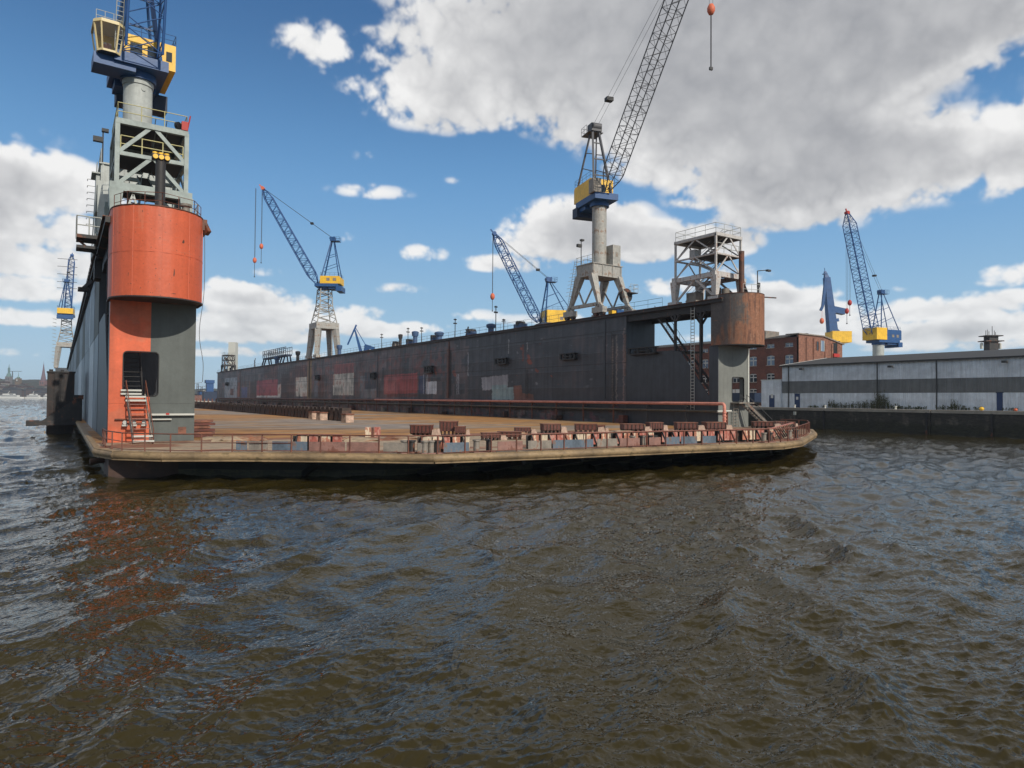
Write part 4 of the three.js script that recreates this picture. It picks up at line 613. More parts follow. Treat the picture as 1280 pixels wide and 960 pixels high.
// ---------------------------------------------------------------- blocks on the dock floor
function keelBlock(kind) {
  const g = new THREE.Group();
  if (kind === 'side') {   // rusty girder block with pale chocks at one end
    new MB().box(-0.8, 0.8, 0.32, 0.95, -0.42, 0.42).build('girder', M.block, g);
    for (let k = 0; k < 5; k++) new MB().box(-0.78 + k * 0.35, -0.62 + k * 0.35, 0, 0.318, -0.36, 0.36).build('foot', M.blockDark, g);
    for (let k = 0; k < 6; k++) new MB().box(-0.76 + k * 0.3, -0.7 + k * 0.3, 0.34, 0.93, 0.421, 0.47).build('rib', M.blockDark, g);
    new MB().box(-0.84, 0.84, 0.952, 1.02, -0.46, 0.46).build('timber_cap', M.timber, g);
    new MB().prism('z', [[0.85, 0], [1.45, 0], [1.3, 0.7], [0.9, 0.62]], -0.35, 0.35).build('chock', M.blockPink, g);
  } else if (kind === 'keel') {
    new MB().prism('z', [[-0.62, 0], [0.62, 0], [0.5, 0.62], [-0.5, 0.62]], -0.62, 0.62).build('concrete_base', M.blockDark, g);
    new MB().box(-0.56, 0.56, 0.622, 0.86, -0.6, 0.6).build('timber', M.timberDark, g); new MB().box(-0.52, 0.52, 0.862, 1.08, -0.56, 0.56).build('timber', M.blockDark, g);
  } else {
    for (const z of [-0.42, 0.1]) new MB().prism('x', [[z - .04, 0], [z + 0.46, 0], [z + 0.4, 0.9], [z + .02, 0.9]], -0.5, 0.5).build('concrete_base', M.blockPink, g);
    new MB().box(-0.56, 0.56, 0.902, 1.05, -0.5, 0.6).build('timber_cap', M.timber, g);
  }
  return g;
}
const protoSide = keelBlock('side'), protoKeel = keelBlock('keel'), protoPale = keelBlock('pale');
function place(proto, name, x, y, z, turn, sx, sy, label, category, group) { const o = proto.clone(); o.name = numbered(name); o.position.set(x, y, z); o.rotation.y = turn; o.scale.set(sx, sy, sx); scene.add(o); tag(o, label, category, group); return o; }
{
  const list = [[527, 546, 1, 1], [561, 544.5, .9, 1.05], [613, 550, .8, .5], [637, 549, 1.05, .55], [653, 541.5, .85, .5], [688, 541.5, 1.0, .85], [732, 541, 1.2, .85], [790, 539.5, 1.25, .8], [818, 539.5, .9, .8], [857, 539, 1.25, .8], [892, 539, 1.25, .85], [953, 535, 1.35, .7], [975, 534, 0.9, .7], [988, 534, .6, .65], [750, 541, 0.55, .75], [575, 545, .55, .7]];
  list.forEach(([px, py, sx, sy], i) => { const p = onY(px, py, D + 0.004); place(protoSide, 'bilge_block', p.x, D + 0.004, p.z, -0.5 + ((i * 37) % 11 - 5) * 0.045, sx, sy * (0.9 + ((i * 13) % 7) * 0.03), px > 945 ? 'rusty bilge block lying beside the foot of the grey pier steps' : sy < 0.56 ? 'low flat rusty bilge block crouched close behind the apron railing' : px < 580 ? 'tall rusty bilge block standing apart on the open ochre dock floor' : px > 850 ? 'rusty bilge block in front of the pink pipe bend and pier' : 'rusty red-brown bilge block with pale chock behind the cream kerb', 'bilge block', 'bilge blocks along the apron'); });
  const r = rng(12);
  for (let z = -33.5, i = 0; z > -270; z -= 1.75 + (i > 60 ? 0.6 : 0), i++) place(protoKeel, 'keel_block', 22.3 + 0.1 * r(), D + 0.003, z, (r() - .5) * 0.06, 1.1, 1.45 + 0.12 * r(), 'dark timber-topped keel block in the long row down the dock floor', 'keel block', 'row of keel blocks down the dock floor');
  for (const [px, py] of [[434, 528], [392, 524], [402, 525]]) { const p = onY(px, py, D + .003); place(protoPale, 'support_block', p.x, D + .003, p.z, 0.2, 1.05, 1, 'pale concrete support block with brown cap at the end of the keel block row', 'support block', 'pale blocks at the end of the keel row'); }
  { const p = onY(467, 546, D); const g = thing('chock_post', 'pair of short red and white chocks standing on the dock floor', 'chocks', p.x, D, p.z, -0.4); new MB().box(-0.62, -0.2, 0, 0.72, -0.2, 0.2).build('post', M.cream, g); new MB().box(0.05, 0.5, 0, 0.74, -0.2, 0.2).build('post', M.bulwarkPink, g); new MB().box(-0.16, 0.0, 0, 0.7, -0.15, 0.15).build('post', M.block, g); }
  // stack of planks at the foot of the left tower
  const s = thing('timber_stack', 'loose stack of rust-brown timber baulks beside the grey tower foot', 'timber stack', 0.95, D, -4.2, 0.12);
  for (let k = 0; k < 6; k++) for (let i = 0; i < 3; i++) { const o = (r() - .5) * 0.4; new MB().box(-0.75 + o, 0.75 + o, 0.02 + k * 0.21, 0.19 + k * 0.21, -0.7 + i * 0.5, -0.3 + i * 0.5).build('baulk', k % 2 ? M.timber : M.block, s); }
  // fence of posts and pale kerb at the far end of the floor
  const f = sub('far_kerb', dock); new MB().box(0.5, 51, D, D + 0.9, LEN + 3, LEN + 3.4).build('kerb_plate', M.offWhite, f); for (let x = 1; x < 51; x += 1.6) new MB().box(x, x + 0.5, D, D + 2.1, LEN + 4, LEN + 4.4).build('post', M.railRust, f);
}

// ---------------------------------------------------------------- small gear on the right wall's top
function vent(px, w, h, mat, label) { const p = onX(px, 440, 54); const g = thing('deck_ventilator', label, 'ventilator', 53.6, TOP, p.z, 0, 'ventilators on the dock wall'); new MB().tube([0, 0, 0], [0, h * 0.7, 0], w * 0.3, 10).build('trunk', mat, g); new MB().tube([0, h * 0.68, 0], [0, h, 0], w * 0.42, 12, w * 0.5).sphere(0, h, 0, w * 0.5, 0.35, 12).build('hood', mat, g); }
for (const [px, w, h] of [[616, 1.7, 1.5], [551, 1.9, 1.6], [521, 1.5, 2.6], [426, 1.6, 2.6], [348, 2.2, 2.4]]) vent(px, w, h, M.ventBlue, 'blue mushroom ventilator standing on the dark dock wall');
for (const [px, w, h] of [[502.5, 1.0, 2.6], [374, 1.6, 3.0]]) vent(px, w, h, M.girder, px < 400 ? 'black mushroom ventilator by the foot of the lattice tower crane' : 'black mushroom ventilator beside a grey winch housing on the dock wall');
for (const [px, w] of [[592, 1.4], [545, 1.1], [514, 1.1], [497, 1.8], [653, 2.2]]) { const z = onX(px, 440, 54).z, g = thing('winch_box', px === 497 ? 'low grey winch housing beside a black ventilator on the dock wall' : px === 653 ? 'blue winch housing at the foot of the yellow crane house on the dock wall' : px === 592 ? 'blue winch housing beside the crossed davit on the dock wall' : 'small blue winch housing beside a blue ventilator on the dock wall', 'winch', 53.6, TOP, z, 0, 'winches on the dock wall'); new MB().box(-0.6, 0.6, 0, 0.9, -w / 2, w / 2).build('housing', px === 497 ? M.panelGrey : M.ventBlue, g); new MB().tube([-0.7, 1.0, 0], [0.7, 1.0, 0], 0.38, 10).build('drum', M.girder, g); }
for (const [px, h] of [[622, 4.4], [571, 3.6], [529, 3.2], [479, 3.4], [632, 2], [512, 3.6]]) { const z = onX(px, 440, 53).z, g = thing('lamp_post', 'thin grey lamp post with crossbar on the dock wall railing', 'lamp post', 52.6, TOP, z, 0, 'lamp posts on the dock wall'); new MB().tube([0, 0, 0], [0, h, 0], 0.07, 6).build('pole', M.darkGrey, g); new MB().box(-0.35, 0.35, h * 0.72, h * 0.78, -0.08, 0.08).box(-0.25, 0.25, h - 0.3, h - 0.1, -0.12, 0.12).build('lamp_head', M.darkGrey, g); }
for (const [px, s] of [[586, 1.9], [320, 3.6]]) { const z = onX(px, 440, 54).z, g = thing('davit', 'small dark davit with crossed arms on the dock wall', 'davit', 53.6, TOP, z, 0, 'davits on the dock wall'); new MB().bar([0, 0, -0.6 * s / 2], [0, s, 0.5 * s / 2], 0.2).bar([0, 0, 0.6 * s / 2], [0, s * 0.8, -0.4 * s / 2], 0.2).bar([0, s * 0.5, -0.4 * s], [0, s * 0.55, 0.4 * s], 0.12).build('arms', M.jibDark, g); }
{
  const z0 = onX(332, 452, 54.5).z, z1 = onX(361, 450, 54.5).z, g = thing('pipe_gantry', 'raised truss walkway on trestle legs above the dock wall', 'gantry', 54.5, TOP, (z0 + z1) / 2), h = (z1 - z0) / 2, y = 3.0;
  new MB().box(-1, 1, y - 0.5, y, -h, h).build('deck_beam', M.navy, g);
  for (const z of [-h + 1, -h + 4, h - 5, h - 1.5]) for (const x of [-1, 1]) new MB().bar([x * 1.4, 0, z - 0.6], [x * 0.8, y - 0.4, z], 0.35).build('leg', M.navy, g);
  const t = new MB(); rail(t, [[-1, y, -h], [-1, y, h]], 2.4, 2.6, 0.1, [0.5]); rail(t, [[1, y, -h], [1, y, h]], 2.4, 2.6, 0.1, [0.5]); for (let z = -h; z < h - 2.6; z += 2.6) t.tube([-1, y, z], [-1, y + 2.4, z + 2.6], 0.08, 4); t.build('truss', M.jibDark, g);
}
// slack rope from the left tower's head
tag(new MB().curve([[0.22, 15.9, -0.4], [0.26, 11.5, -0.45], [0.02, 8.6, -0.5], [0.3, 6.6, -0.55], [0.28, 5.4, -0.6]].map((p) => [p[0] + 0.25, p[1], p[2]]), 0.02, 40, 5).build('hanging_rope', M.ropeThin), 'thin slack rope hanging beside the grey side of the left tower', 'rope');

// ---------------------------------------------------------------- mooring dolphin beside the left wall
{
  const g = thing('mooring_dolphin', 'dark rusty box-shaped mooring dolphin in the water beside the left dock wall', 'mooring dolphin', -7.4, 0, -48);
  for (let k = 0; k < 4; k++) new MB().box(-1.34 + k * 0.67 + 0.012, -0.67 + k * 0.67 - 0.012, -1.5, 7.1, 1.0 + (k % 2) * 0.09, 1.5 + (k % 2) * 0.09).build('sheet_pile', M.dolphin, g);
  new MB().box(-1.35, 1.35, -1.5, 7.05, -1.6, 1.0).build('body', M.dolphin, g); new MB().box(-1.42, 1.42, 7.1, 7.26, -1.65, 1.66).build('cap', M.girder, g); new MB().tube([-1.0, 7.26, 0.6], [-1.0, 7.5, 0.6], 0.2, 8).tube([.1, 7.26, 0.6], [.1, 7.45, 0.6], 0.15, 8).build('bollard', M.girder, g);
  const b = sub('dolphin_guide', dock), z = -44.5; new MB().box(-10.6, -5.3, D - 0.45, D + 0.02, z - 0.6, z + 0.6).build('guide_arm', M.girder, b); new MB().prism('z', [[-9.2, D], [-5.3, D], [-5.3, 4.3], [-5.9, 4.1]], z - 0.1, z + 0.1).build('gusset', M.girder, b); new MB().box(-6.2, -5.2, 4.0, 4.5, z - 0.4, z + 0.4).build('guide_head', M.girder, b); new MB().tube([-10.6, D - 0.2, z], [-9.4, D - .2, z], 0.34, 10).build('roller', M.girder, b);
}

// ---------------------------------------------------------------- stair frames on the wall ends
function stairFrame(name, label, x, z, mat, o = {}) {   // 4.3 m wide, 6 m deep, on flared lower legs
  const g = thing(name, label, 'stair frame', x, TOP, z), w = 2.1, d = 5.9, y1 = 2.7, y2 = 7.3, R = o.slim ? 0.2 : 0.28, q = o.slim ? 0.65 : 1, ym = (y1 + y2) / 2 + 0.15;
  for (const sx of [-1, 1]) for (const zz of [0, -d]) {
    new MB().bar([sx * (w + 0.1), 0.35, zz], [sx * (w + 0.02), y1, zz], 0.45, 0.5, 0.85, 0.85).build('lower_leg', mat, g);
    new MB().box(sx * (w + 0.1) - 0.45, sx * (w + 0.1) + 0.45, 0, 0.36, zz - 0.7, zz + 0.7).build('bogie', mat, g);
    new MB().box(sx * w - R / 2, sx * w + R / 2, y1 + 0.2, y2, zz - R / 2, zz + R / 2).build('post', mat, g);
  }
  for (const zz of [0, -d]) { new MB().box(-w - 0.4, w + 0.4, y1 - 0.1, y1 + 0.45, zz - 0.22, zz + 0.22).build('portal_beam', mat, g); new MB().box(-w + .15, w - .15, ym - 0.13 * q, ym + 0.13 * q, zz - 0.11, zz + 0.11).build('cross_beam', mat, g); new MB().box(-w - 0.1, w + 0.1, y2 - 0.18, y2 + 0.18, zz - 0.15, zz + 0.15).build('top_beam', mat, g);
    for (const [a, b] of [[ym + .1, y2 - .1], [y1 + .4, ym - .1]]) for (const s of [-1, 1]) new MB().bar([s * (w - 0.1), a, zz], [s * 0.15, b, zz], 0.12 * q, 0.24 * q).build('brace', mat, g); }
  for (const s of [-1, 1]) { new MB().box(s * w - 0.2, s * w + 0.2, y1 - 0.1, y1 + 0.4, -d + .2, -.2).build('portal_beam', mat, g); new MB().box(s * w - 0.1, s * w + 0.1, ym - 0.12 * q, ym + 0.12 * q, -d + .1, -.1).build('cross_beam', mat, g); new MB().box(s * w - 0.13, s * w + 0.13, y2 - 0.18, y2 + 0.15, -d + .1, -.1).build('top_beam', mat, g);
    for (const [a, b] of [[ym, y2 - .1], [y1 + .4, ym]]) for (const k of [0, 1]) new MB().bar([s * w, a, k ? -d : 0], [s * w, b, -d / 2], 0.12 * q, 0.22 * q).build('brace', mat, g); new MB().bar([s * w, 0.4, -0.2], [s * w, y1, -d / 2], 0.14, 0.24).bar([s * w, 0.4, -d + 0.2], [s * w, y1, -d / 2], 0.14, 0.24).build('brace', mat, g); }
  for (const y of [y2 + 0.06, ym, y1 + 0.45]) new MB().box(-w + 0.14, w - 0.14, y, y + 0.06, y > y2 ? -d + 0.15 : -d * 0.62, -0.14).build('grating', M.girder, g);
  // zigzag stair
  [[0.4, y1 + 0.5, -d + 0.8, -0.9], [y1 + 0.5, ym + .06, -0.9, -d + 0.8], [ym + .06, y2 + .1, -d + 0.8, -0.9]].forEach(([a, b, za, zb], i) => { const xx = -0.9 + i * 0.75; for (const s of [-.35, .35]) new MB().bar([xx + s, a, za], [xx + s, b, zb], 0.06, 0.2).build('stair_stringer', mat, g); for (let k = 1; k < 11; k++) new MB().box(xx - .35, xx + .35, mix(a, b, k / 11) - 0.02, mix(a, b, k / 11) + 0.02, mix(za, zb, k / 11) - .1, mix(za, zb, k / 11) + .1).build('stair_tread', M.girder, g); const h = new MB(); for (const s of [-.35, .35]) h.tube([xx + s, a + .9, za], [xx + s, b + .9, zb], 0.03, 4); h.build('stair_handrail', mat, g); });
  const r = new MB(); rail(r, [[-w, y2 + .1, -d], [-w, y2 + .1, 0], [w, y2 + .1, 0], [w, y2 + .1, -d], [-w, y2 + .1, -d]], 1.15, 1.5, 0.03); r.build('top_railing', o.railMat || M.railPale, g);
  const r2 = new MB(); rail(r2, [[-w + .2, ym + .15, -0.1], [w - .2, ym + .15, -0.1]], 1.1, 1.3, 0.04); r2.build('landing_railing', o.railMat || M.railPale, g);
  new MB().box(0.6, 1.7, 0.1, 2.0, -3.8, -2.4).box(-1.7, -0.4, 0.1, 1.3, -4.6, -3.2).tube([1.2, .4, -1.4], [1.2, 1.7, -1.4], 0.45, 12).build('machinery', o.gear || M.darkGrey, g);
  new MB().box(-1.2, -0.2, ym + .1, ym + 1.2, -4.6, -3.8).build('cabinet', mat, g);
  return g;
}
{
  const g = stairFrame('stair_frame', 'grey-green steel stair frame on top of the orange tower', -2.5, -2.9, M.frameGreen, { railMat: M.railYellow });
  new MB().box(1.75, 2.15, 7.5, 8.1, -0.2, 0.2).tube([2.1, 7.4, 0], [2.3, 8.6, 0.1], 0.05, 5).build('red_reel', M.red, g); new MB().tube([1.45, 7.75, 0], [1.6, 7.75, 0.15], 0.26, 12).build('cable_reel', M.black, g);
  const p = thing('mooring_post', 'dark rusty round post with yellow rollers in front of the grey-green stair frame', 'mooring post', -2.35, TOP + 0.2, 0.5); new MB().tube([0, 0, 0], [0, 3.9, 0], 0.3, 14).build('post', M.girder, p); new MB().box(-0.5, 0.5, 3.9, 4.2, -0.3, 0.3).build('head', M.girder, p); for (const x of [-0.34, 0, 0.34]) new MB().tube([x, 3.98, 0.31], [x, 3.98, 0.42], 0.15, 12).tube([x, 4.2, 0], [x, 4.36, 0], 0.15, 10).build('roller', M.yellow, p);
  // gear on the canopy roof round it
  const k = thing('capstan', 'small pale capstan drum on the roof of the orange canopy', 'capstan', -0.9, TOP + 0.3, 1.0); new MB().tube([0, 0, 0], [0, 0.9, 0], 0.3, 12, 0.22).tube([0, .9, 0], [0, 1.05, 0], 0.36, 12).build('drum', M.panelGrey, k); new MB().box(-.5, .5, 0, .12, -.5, .5).build('bed', M.girder, k);
  const e = thing('fairlead_frame', 'little white A-shaped fairlead frame on the orange canopy roof', 'fairlead', -3.9, TOP + 0.3, 0.9); new MB().bar([-.4, 0, 0], [0, 1.2, 0], .12).bar([.4, 0, 0], [0, 1.2, 0], .12).bar([-.25, .5, 0], [.25, .5, 0], .1).build('frame', M.railPale, e);
  const rl = new MB(); rail(rl, [[-4.9, 0, 0.9], [-4.3, 0, 2.3], [-2.5, 0, 3.2], [-.6, 0, 2.4], [0, 0, 1]], 1.0, 1.0, 0.022); const rg = rl.build('canopy_railing', M.railRust); rg.position.set(0, TOP + 0.3, 0); tag(rg, 'thin rusty railing round the roof of the orange canopy', 'railing');
  const c = thing('cable_bracket', 'dark steel platform bracket hung outside the left wall top', 'bracket', -5.2, TOP, -9); new MB().box(-1.5, 0, 0.2, 0.45, -1, 1).box(-1.5, -0.2, -0.5, -0.3, -.8, .8).bar([-1.4, 0.2, 0], [-0.1, -0.9, 0], 0.14).build('platform', M.girder, c); const cr = new MB(); rail(cr, [[-1.5, .45, -1], [-1.5, .45, 1], [0, .45, 1]], 1.3, .8, .04); cr.build('railing', M.railPale, c);
  stairFrame('stair_frame', 'pale rusty steel stair frame on top of the rust-brown canopy pier', 54.45, -0.6, M.frameWhite, { gear: M.panelGrey, slim: true });
  stairFrame('stair_frame', 'dark stair frame at the far end of the right dock wall', 54.45, LEN + 14, M.girder);
}

// ---------------------------------------------------------------- portal cranes
function portal(g, mat, o = {}) {   // standing on four bogies, 5 m gauge
  const b = 2.6, l = 3.1, tx = 2.25, tz = 1.35, y1 = 1.5, y2 = 5.7, y3 = 7.3;
  for (const sx of [-1, 1]) for (const sz of [-1, 1]) {
    const k = sub('bogie', g); new MB().box(sx * b - 0.4, sx * b + 0.4, 0.45, 1.2, sz * l - 1.1, sz * l + 1.1).bar([sx * b, 1.2, sz * l - .6], [sx * b, 1.7, sz * l], .4).bar([sx * b, 1.2, sz * l + .6], [sx * b, 1.7, sz * l], .4).build('frame', mat, k);
    for (const q of [-0.65, 0.65]) new MB().tube([sx * b - 0.25, 0.42, sz * l + q], [sx * b + 0.25, 0.42, sz * l + q], 0.4, 12).build('wheel', M.girder, k);
    new MB().bar([sx * b, y1, sz * l], [sx * tx, y2 + 0.1, sz * tz], 0.42, 0.42, 0.95, 0.95).build('leg', mat, g);
  }
  for (const sx of [-1, 1]) { new MB().box(sx * b - 0.2, sx * b + 0.2, 1.45, 1.9, -l + .2, l - .2).build('sill_beam', mat, g); for (const s of [-1, 1]) new MB().bar([sx * b, 1.85, 0.1 * s], [sx * 2.4, 4.6, s * 1.9], 0.18).build('brace', mat, g); }
  new MB().box(-2.6, 2.6, y2, y3, -1.75, 1.75).build('portal_head', mat, g);
  for (const x of [-2.45, -0.9, 0.9, 2.45]) new MB().box(x - 0.06, x + 0.06, y2 - 0.03, y3 - 0.02, -1.83, 1.83).build('head_rib', mat, g);
  new MB().box(-2.72, 2.72, y3, y3 + 0.1, -1.9, 1.9).build('head_flange', mat, g);
  const r = new MB(); rail(r, [[-2.6, y3 + .1, 1.8], [-2.6, y3 + .1, -1.8], [2.6, y3 + .1, -1.8]], 1.1, 1.3, 0.03); r.build('railing', M.railPale, g);
  new MB().box(1.1, 2.5, y3 + .1, y3 + 3.0, 0.1, 1.6).build('switch_cabinet', mat, g); new MB().box(1.6, 2.0, y3 + 1.4, y3 + 2.0, 1.6, 1.63).build('cabinet_door', M.panelGrey, g);
  const ld = new MB(); ladder(ld, [-2.95, 1.6, -3.0], [-2.75, y3 + 1, -1.6], [0, 0, 1], 0.6, 0.035, 0.35); for (let k = 1; k < 9; k++) { const u = k / 9, y = mix(2.8, y3, u); ld.tube([-3.4, y, mix(-3.0, -1.6, u) - .3], [-3.4, y, mix(-3, -1.6, u) + .3], 0.025, 4).tube([-3.4, y, mix(-3, -1.6, u) + .3], [-2.85, y, mix(-3, -1.6, u) + .3], .025, 4); } ld.build('access_ladder', M.railPale, g);
  new MB().tube([2.9, 3.3, 2.0], [2.9, 3.3, 2.5], 1.0, 20).tube([2.9, 3.3, 1.9], [2.9, 3.3, 2.6], 0.3, 10).bar([2.9, 1.7, 2.2], [2.9, 3.2, 2.2], .15).build('cable_reel', M.girder, g);
  new MB().box(2.9, 4.3, 3.6, 3.72, 1.4, 3.2).build('side_platform', M.girder, g); const r2 = new MB(); rail(r2, [[4.3, 3.72, 1.4], [4.3, 3.72, 3.2], [2.9, 3.72, 3.2]], 1.1, .9, .03); r2.build('railing', M.railPale, g);
  new MB().tube([-2.4, y3, -1.0], [-2.4, y3 + 3.6, -1.0], 0.06, 6).box(-3.1, -2.4, y3 + 2.6, y3 + 3.0, -1.2, -.8).box(-2.5, -2.0, y3 + 3.5, y3 + 3.75, -1.2, -.8).build('floodlight', M.darkGrey, g);
  new MB().box(0.4, 1.6, 0.1, 1.1, 2.3, 3.3).build('winch_housing', M.blue, g); new MB().box(-0.6, 0.1, 0.1, 0.9, 2.6, 3.4).build('valve_chest', M.yellow, g);
}
// slewing top: +z of m is the way the jib points
function upper(g, m, y, c) {
  const mb = () => new MB(m), hx = c.hx ?? 0, W = c.w ?? 1.7, T = c.tail ?? 4.8, hh = c.hh ?? 2.3;
  new MB(m).tube([0, y - 0.1, 0], [0, y + 0.5, 0], c.ring ?? 1.35, 20).build('slewing_ring', c.baseMat, g);
  mb().box(-W, W, y + 0.5, y + 1.35, -T + 0.6, 2.2).box(-W * 0.8, W * 0.8, y - 0.05, y + 0.498, -T + 0.8, -1.6).build('slewing_platform', c.baseMat, g);
  mb().box(-W - 0.05 + hx, W + 0.05 + hx, y - 0.7, y + 0.7, -T - 0.4, -T + 1.2).build('counterweight', c.tailMat || c.baseMat, g);
  const house = mb().prism('x', [[-T, y + 1.353], [0.7, y + 1.353], [0.7, y + 1.35 + hh], [-T + 0.3, y + 1.35 + hh], [-T, y + 1.1 + hh]], -W + hx, W + hx).build('machinery_house', c.houseMat, g);
  for (const s of [-1, 1]) for (const z of [-T + 1.1, -T + 2.9]) { if (c.plainHouse) break; mb().box(hx + s * (W + 0.001), hx + s * (W + 0.05), y + 2.1, y + 2.9, z, z + 0.9).build('louvre', M.panelGrey, house); }
  mb().box(hx - W * 0.75, hx - W * 0.3, y + 1.9, y + 2.9, 0.7, 0.74).box(hx - W * 0.1, hx + W * 0.3, y + 1.9, y + 2.9, 0.7, 0.74).box(hx + W * 0.62, hx + W * 0.85, y + 2.1, y + 2.9, 0.7, 0.74).build('window', M.glass, house);
  const r = mb(); rail(r, [[hx - W, y + 1.36 + hh, -T + .3], [hx + W, y + 1.36 + hh, -T + .3], [hx + W, y + 1.36 + hh, .6], [hx - W, y + 1.36 + hh, .6], [hx - W, y + 1.36 + hh, -T + .3]], 0.9, 1.4, 0.025); r.build('roof_railing', c.frameMat, g);
  // A-frame
  const ay = y + (c.aH ?? 11), az = c.aZ ?? -1.6, A = mb();
  for (const s of [-1, 1]) { A.bar([s * W * 0.78, y + 1.35, 1.0], [s * 0.45, ay, az + .3], 0.28).bar([s * W * 0.8, y + 1.35 + hh, -T + 0.5], [s * 0.45, ay, az - .3], 0.2); for (const u of [0.35, 0.62]) A.bar([s * mix(W * 0.78, .45, u), mix(y + 1.35, ay, u), mix(1.0, az + .3, u)], [s * mix(W * .8, .45, u), mix(y + 1.35 + hh, ay, u), mix(-T + .5, az - .3, u)], 0.12); }
  for (const u of [0.3, 0.55, 0.8]) A.bar([-mix(W * 0.78, .45, u), mix(y + 1.35, ay, u), mix(1, az + .3, u)], [mix(W * 0.78, .45, u), mix(y + 1.35, ay, u), mix(1, az + .3, u)], 0.14);
  A.build('a_frame', c.frameMat, g);
  mb().box(-0.8, 0.8, ay - 0.2, ay + 0.9, az - 0.7, az + 0.7).tube([-0.7, ay + 0.5, az + 0.4], [0.7, ay + 0.5, az + 0.4], 0.5, 12).build('head_sheave', c.frameMat, g);
  mb().box(-1.1, 1.1, ay - 0.32, ay - 0.22, az - 2.0, az + 0.5).build('head_platform', c.frameMat, g); const hr = mb(); rail(hr, [[-1.1, ay - .22, az - .3], [-1.1, ay - .22, az - 2], [1.1, ay - .22, az - 2], [1.1, ay - .22, az - .3]], 1.1, .9, .03); hr.build('head_railing', c.frameMat, g);
  // jib
  const jb = V3(0, y + 1.7, 2.1), el = c.elev, jt = V3(0, jb.y + c.jib * Math.sin(el), jb.z + c.jib * Math.cos(el)), jib = sub('jib', g);
  const [ch, lc] = lattice(jb, jt, c.jw ?? 2.2, (c.jw ?? 2.2) * 0.85, c.bays ?? 36, c.rc ?? 0.085, c.rl ?? 0.04, c.taper ?? 0.14, m, [1, 0, 0]);
  ch.build('chords', c.jibMat, jib); lc.build('lacing', c.jibMat, jib);
  mb().tube([-0.6, jt.y, jt.z], [0.6, jt.y, jt.z], 0.5, 12).bar([0, jt.y, jt.z], [0, jt.y + 1.2 * Math.sin(el), jt.z + 2 * Math.cos(el)], 0.3).build('jib_head', c.tipMat || c.jibMat, jib);
  const rp = mb(); for (const s of [-.35, .35]) rp.tube([s, ay + 0.6, az], [s * 0.9, jt.y, jt.z - .2], c.rope ?? 0.03, 4); rp.build('pendant_rope', M.rope, g);
  { const u = c.block ?? 0.2, p = [0, mix(ay + .6, jt.y, u), mix(az, jt.z, u)]; mb().box(-0.5, 0.5, p[1] - 0.25, p[1] + 0.25, p[2] - 0.4, p[2] + 0.4).build('pendant_block', M.black, g); }
  for (const [dz, drop, col] of c.hooks || []) { const z = jt.z + dz, yb = jt.y - drop; const hk = sub('hoist', g); const q = mb(); for (const s of [-.22, .22]) q.tube([s, jt.y, z], [s, yb, z], c.rope ?? 0.03, 4); q.build('rope', M.rope, hk); mb().sphere(0, yb - 0.5, z, c.hookR ?? 0.5, 1.5, 10).build('hook_block', col || M.hookOrange, hk); if (c.fall) mb().tube([0, yb - 1, z], [0, yb - 1 - c.fall, z], 0.07, 5).box(-0.18, 0.18, yb - 1.3 - c.fall, yb - 1 - c.fall, z - .1, z + .1).build('hook_fall', M.rope, hk); }
  if (c.cab) { const [cx, cy, cz] = c.cab, k = sub('operator_cab', g); cab(k, m, cx, y + cy, cz); mb().box(cx - 1.0, Math.sign(-cx) * -0.4, y + cy - 0.9, y + cy - 0.02, cz - 1.6, cz + 0.6).build('cab_support', c.baseMat, g); }
}
function cab(k, m, x, y, z) {   // outward-leaning glazed cab
  const f = new MB(m), b = [[-0.75, 0.9], [-0.45, 1.25], [0.45, 1.25], [0.75, 0.9], [0.75, -0.9], [-0.75, -0.9]].map(([a, c]) => [x + a, y, z + c]), t = [[-1.05, 1.15], [-0.6, 1.65], [0.6, 1.65], [1.05, 1.15], [1.05, -1.0], [-1.05, -1.0]].map(([a, c]) => [x + a, y + 2.1, z + c]);
  for (let i = 0; i < 6; i++) { const j = (i + 1) % 6; f.bar(b[i], b[j], 0.12, 0.16).bar(t[i], t[j], 0.14, 0.2).bar(b[i], t[i], 0.1, 0.1); } f.build('frame', M.cabCream, k);
  const pane = (i) => { const j = (i + 1) % 6, g = new THREE.BufferGeometry(), q = [b[i], b[j], t[j], b[i], t[j], t[i]].flat(); g.setAttribute('position', new THREE.Float32BufferAttribute(q, 3)); g.computeVertexNormals(); new MB(m).add(g).build('window_pane', M.pane, k); }; [0, 1, 2, 3, 5].forEach(pane);
  new MB(m).prism('y', t.map((p) => [p[0], p[2]]), y + 2.1, y + 2.28).build('roof', M.cabCream, k); new MB(m).prism('y', b.map((p) => [p[0], p[2]]), y - 0.12, y).build('floor', M.navy, k); new MB(m).box(x - 0.75, x + 0.75, y, y + 2.1, z - 1.0, z - 0.92).build('back_wall', M.yellow, k);
  new MB(m).box(x - 0.3, x + 0.3, y, y + 0.5, z - 0.5, z + 0.1).box(x - 0.28, x + 0.28, y + 0.5, y + 1.3, z - 0.55, z - 0.4).build('seat', M.cream, k); const r = new MB(m); rail(r, [[x - .9, y + 2.28, z + .9], [x + .9, y + 2.28, z + .9], [x + .9, y + 2.28, z - .8]], .9, .6, .025); r.build('roof_railing', M.railPale, k);
}
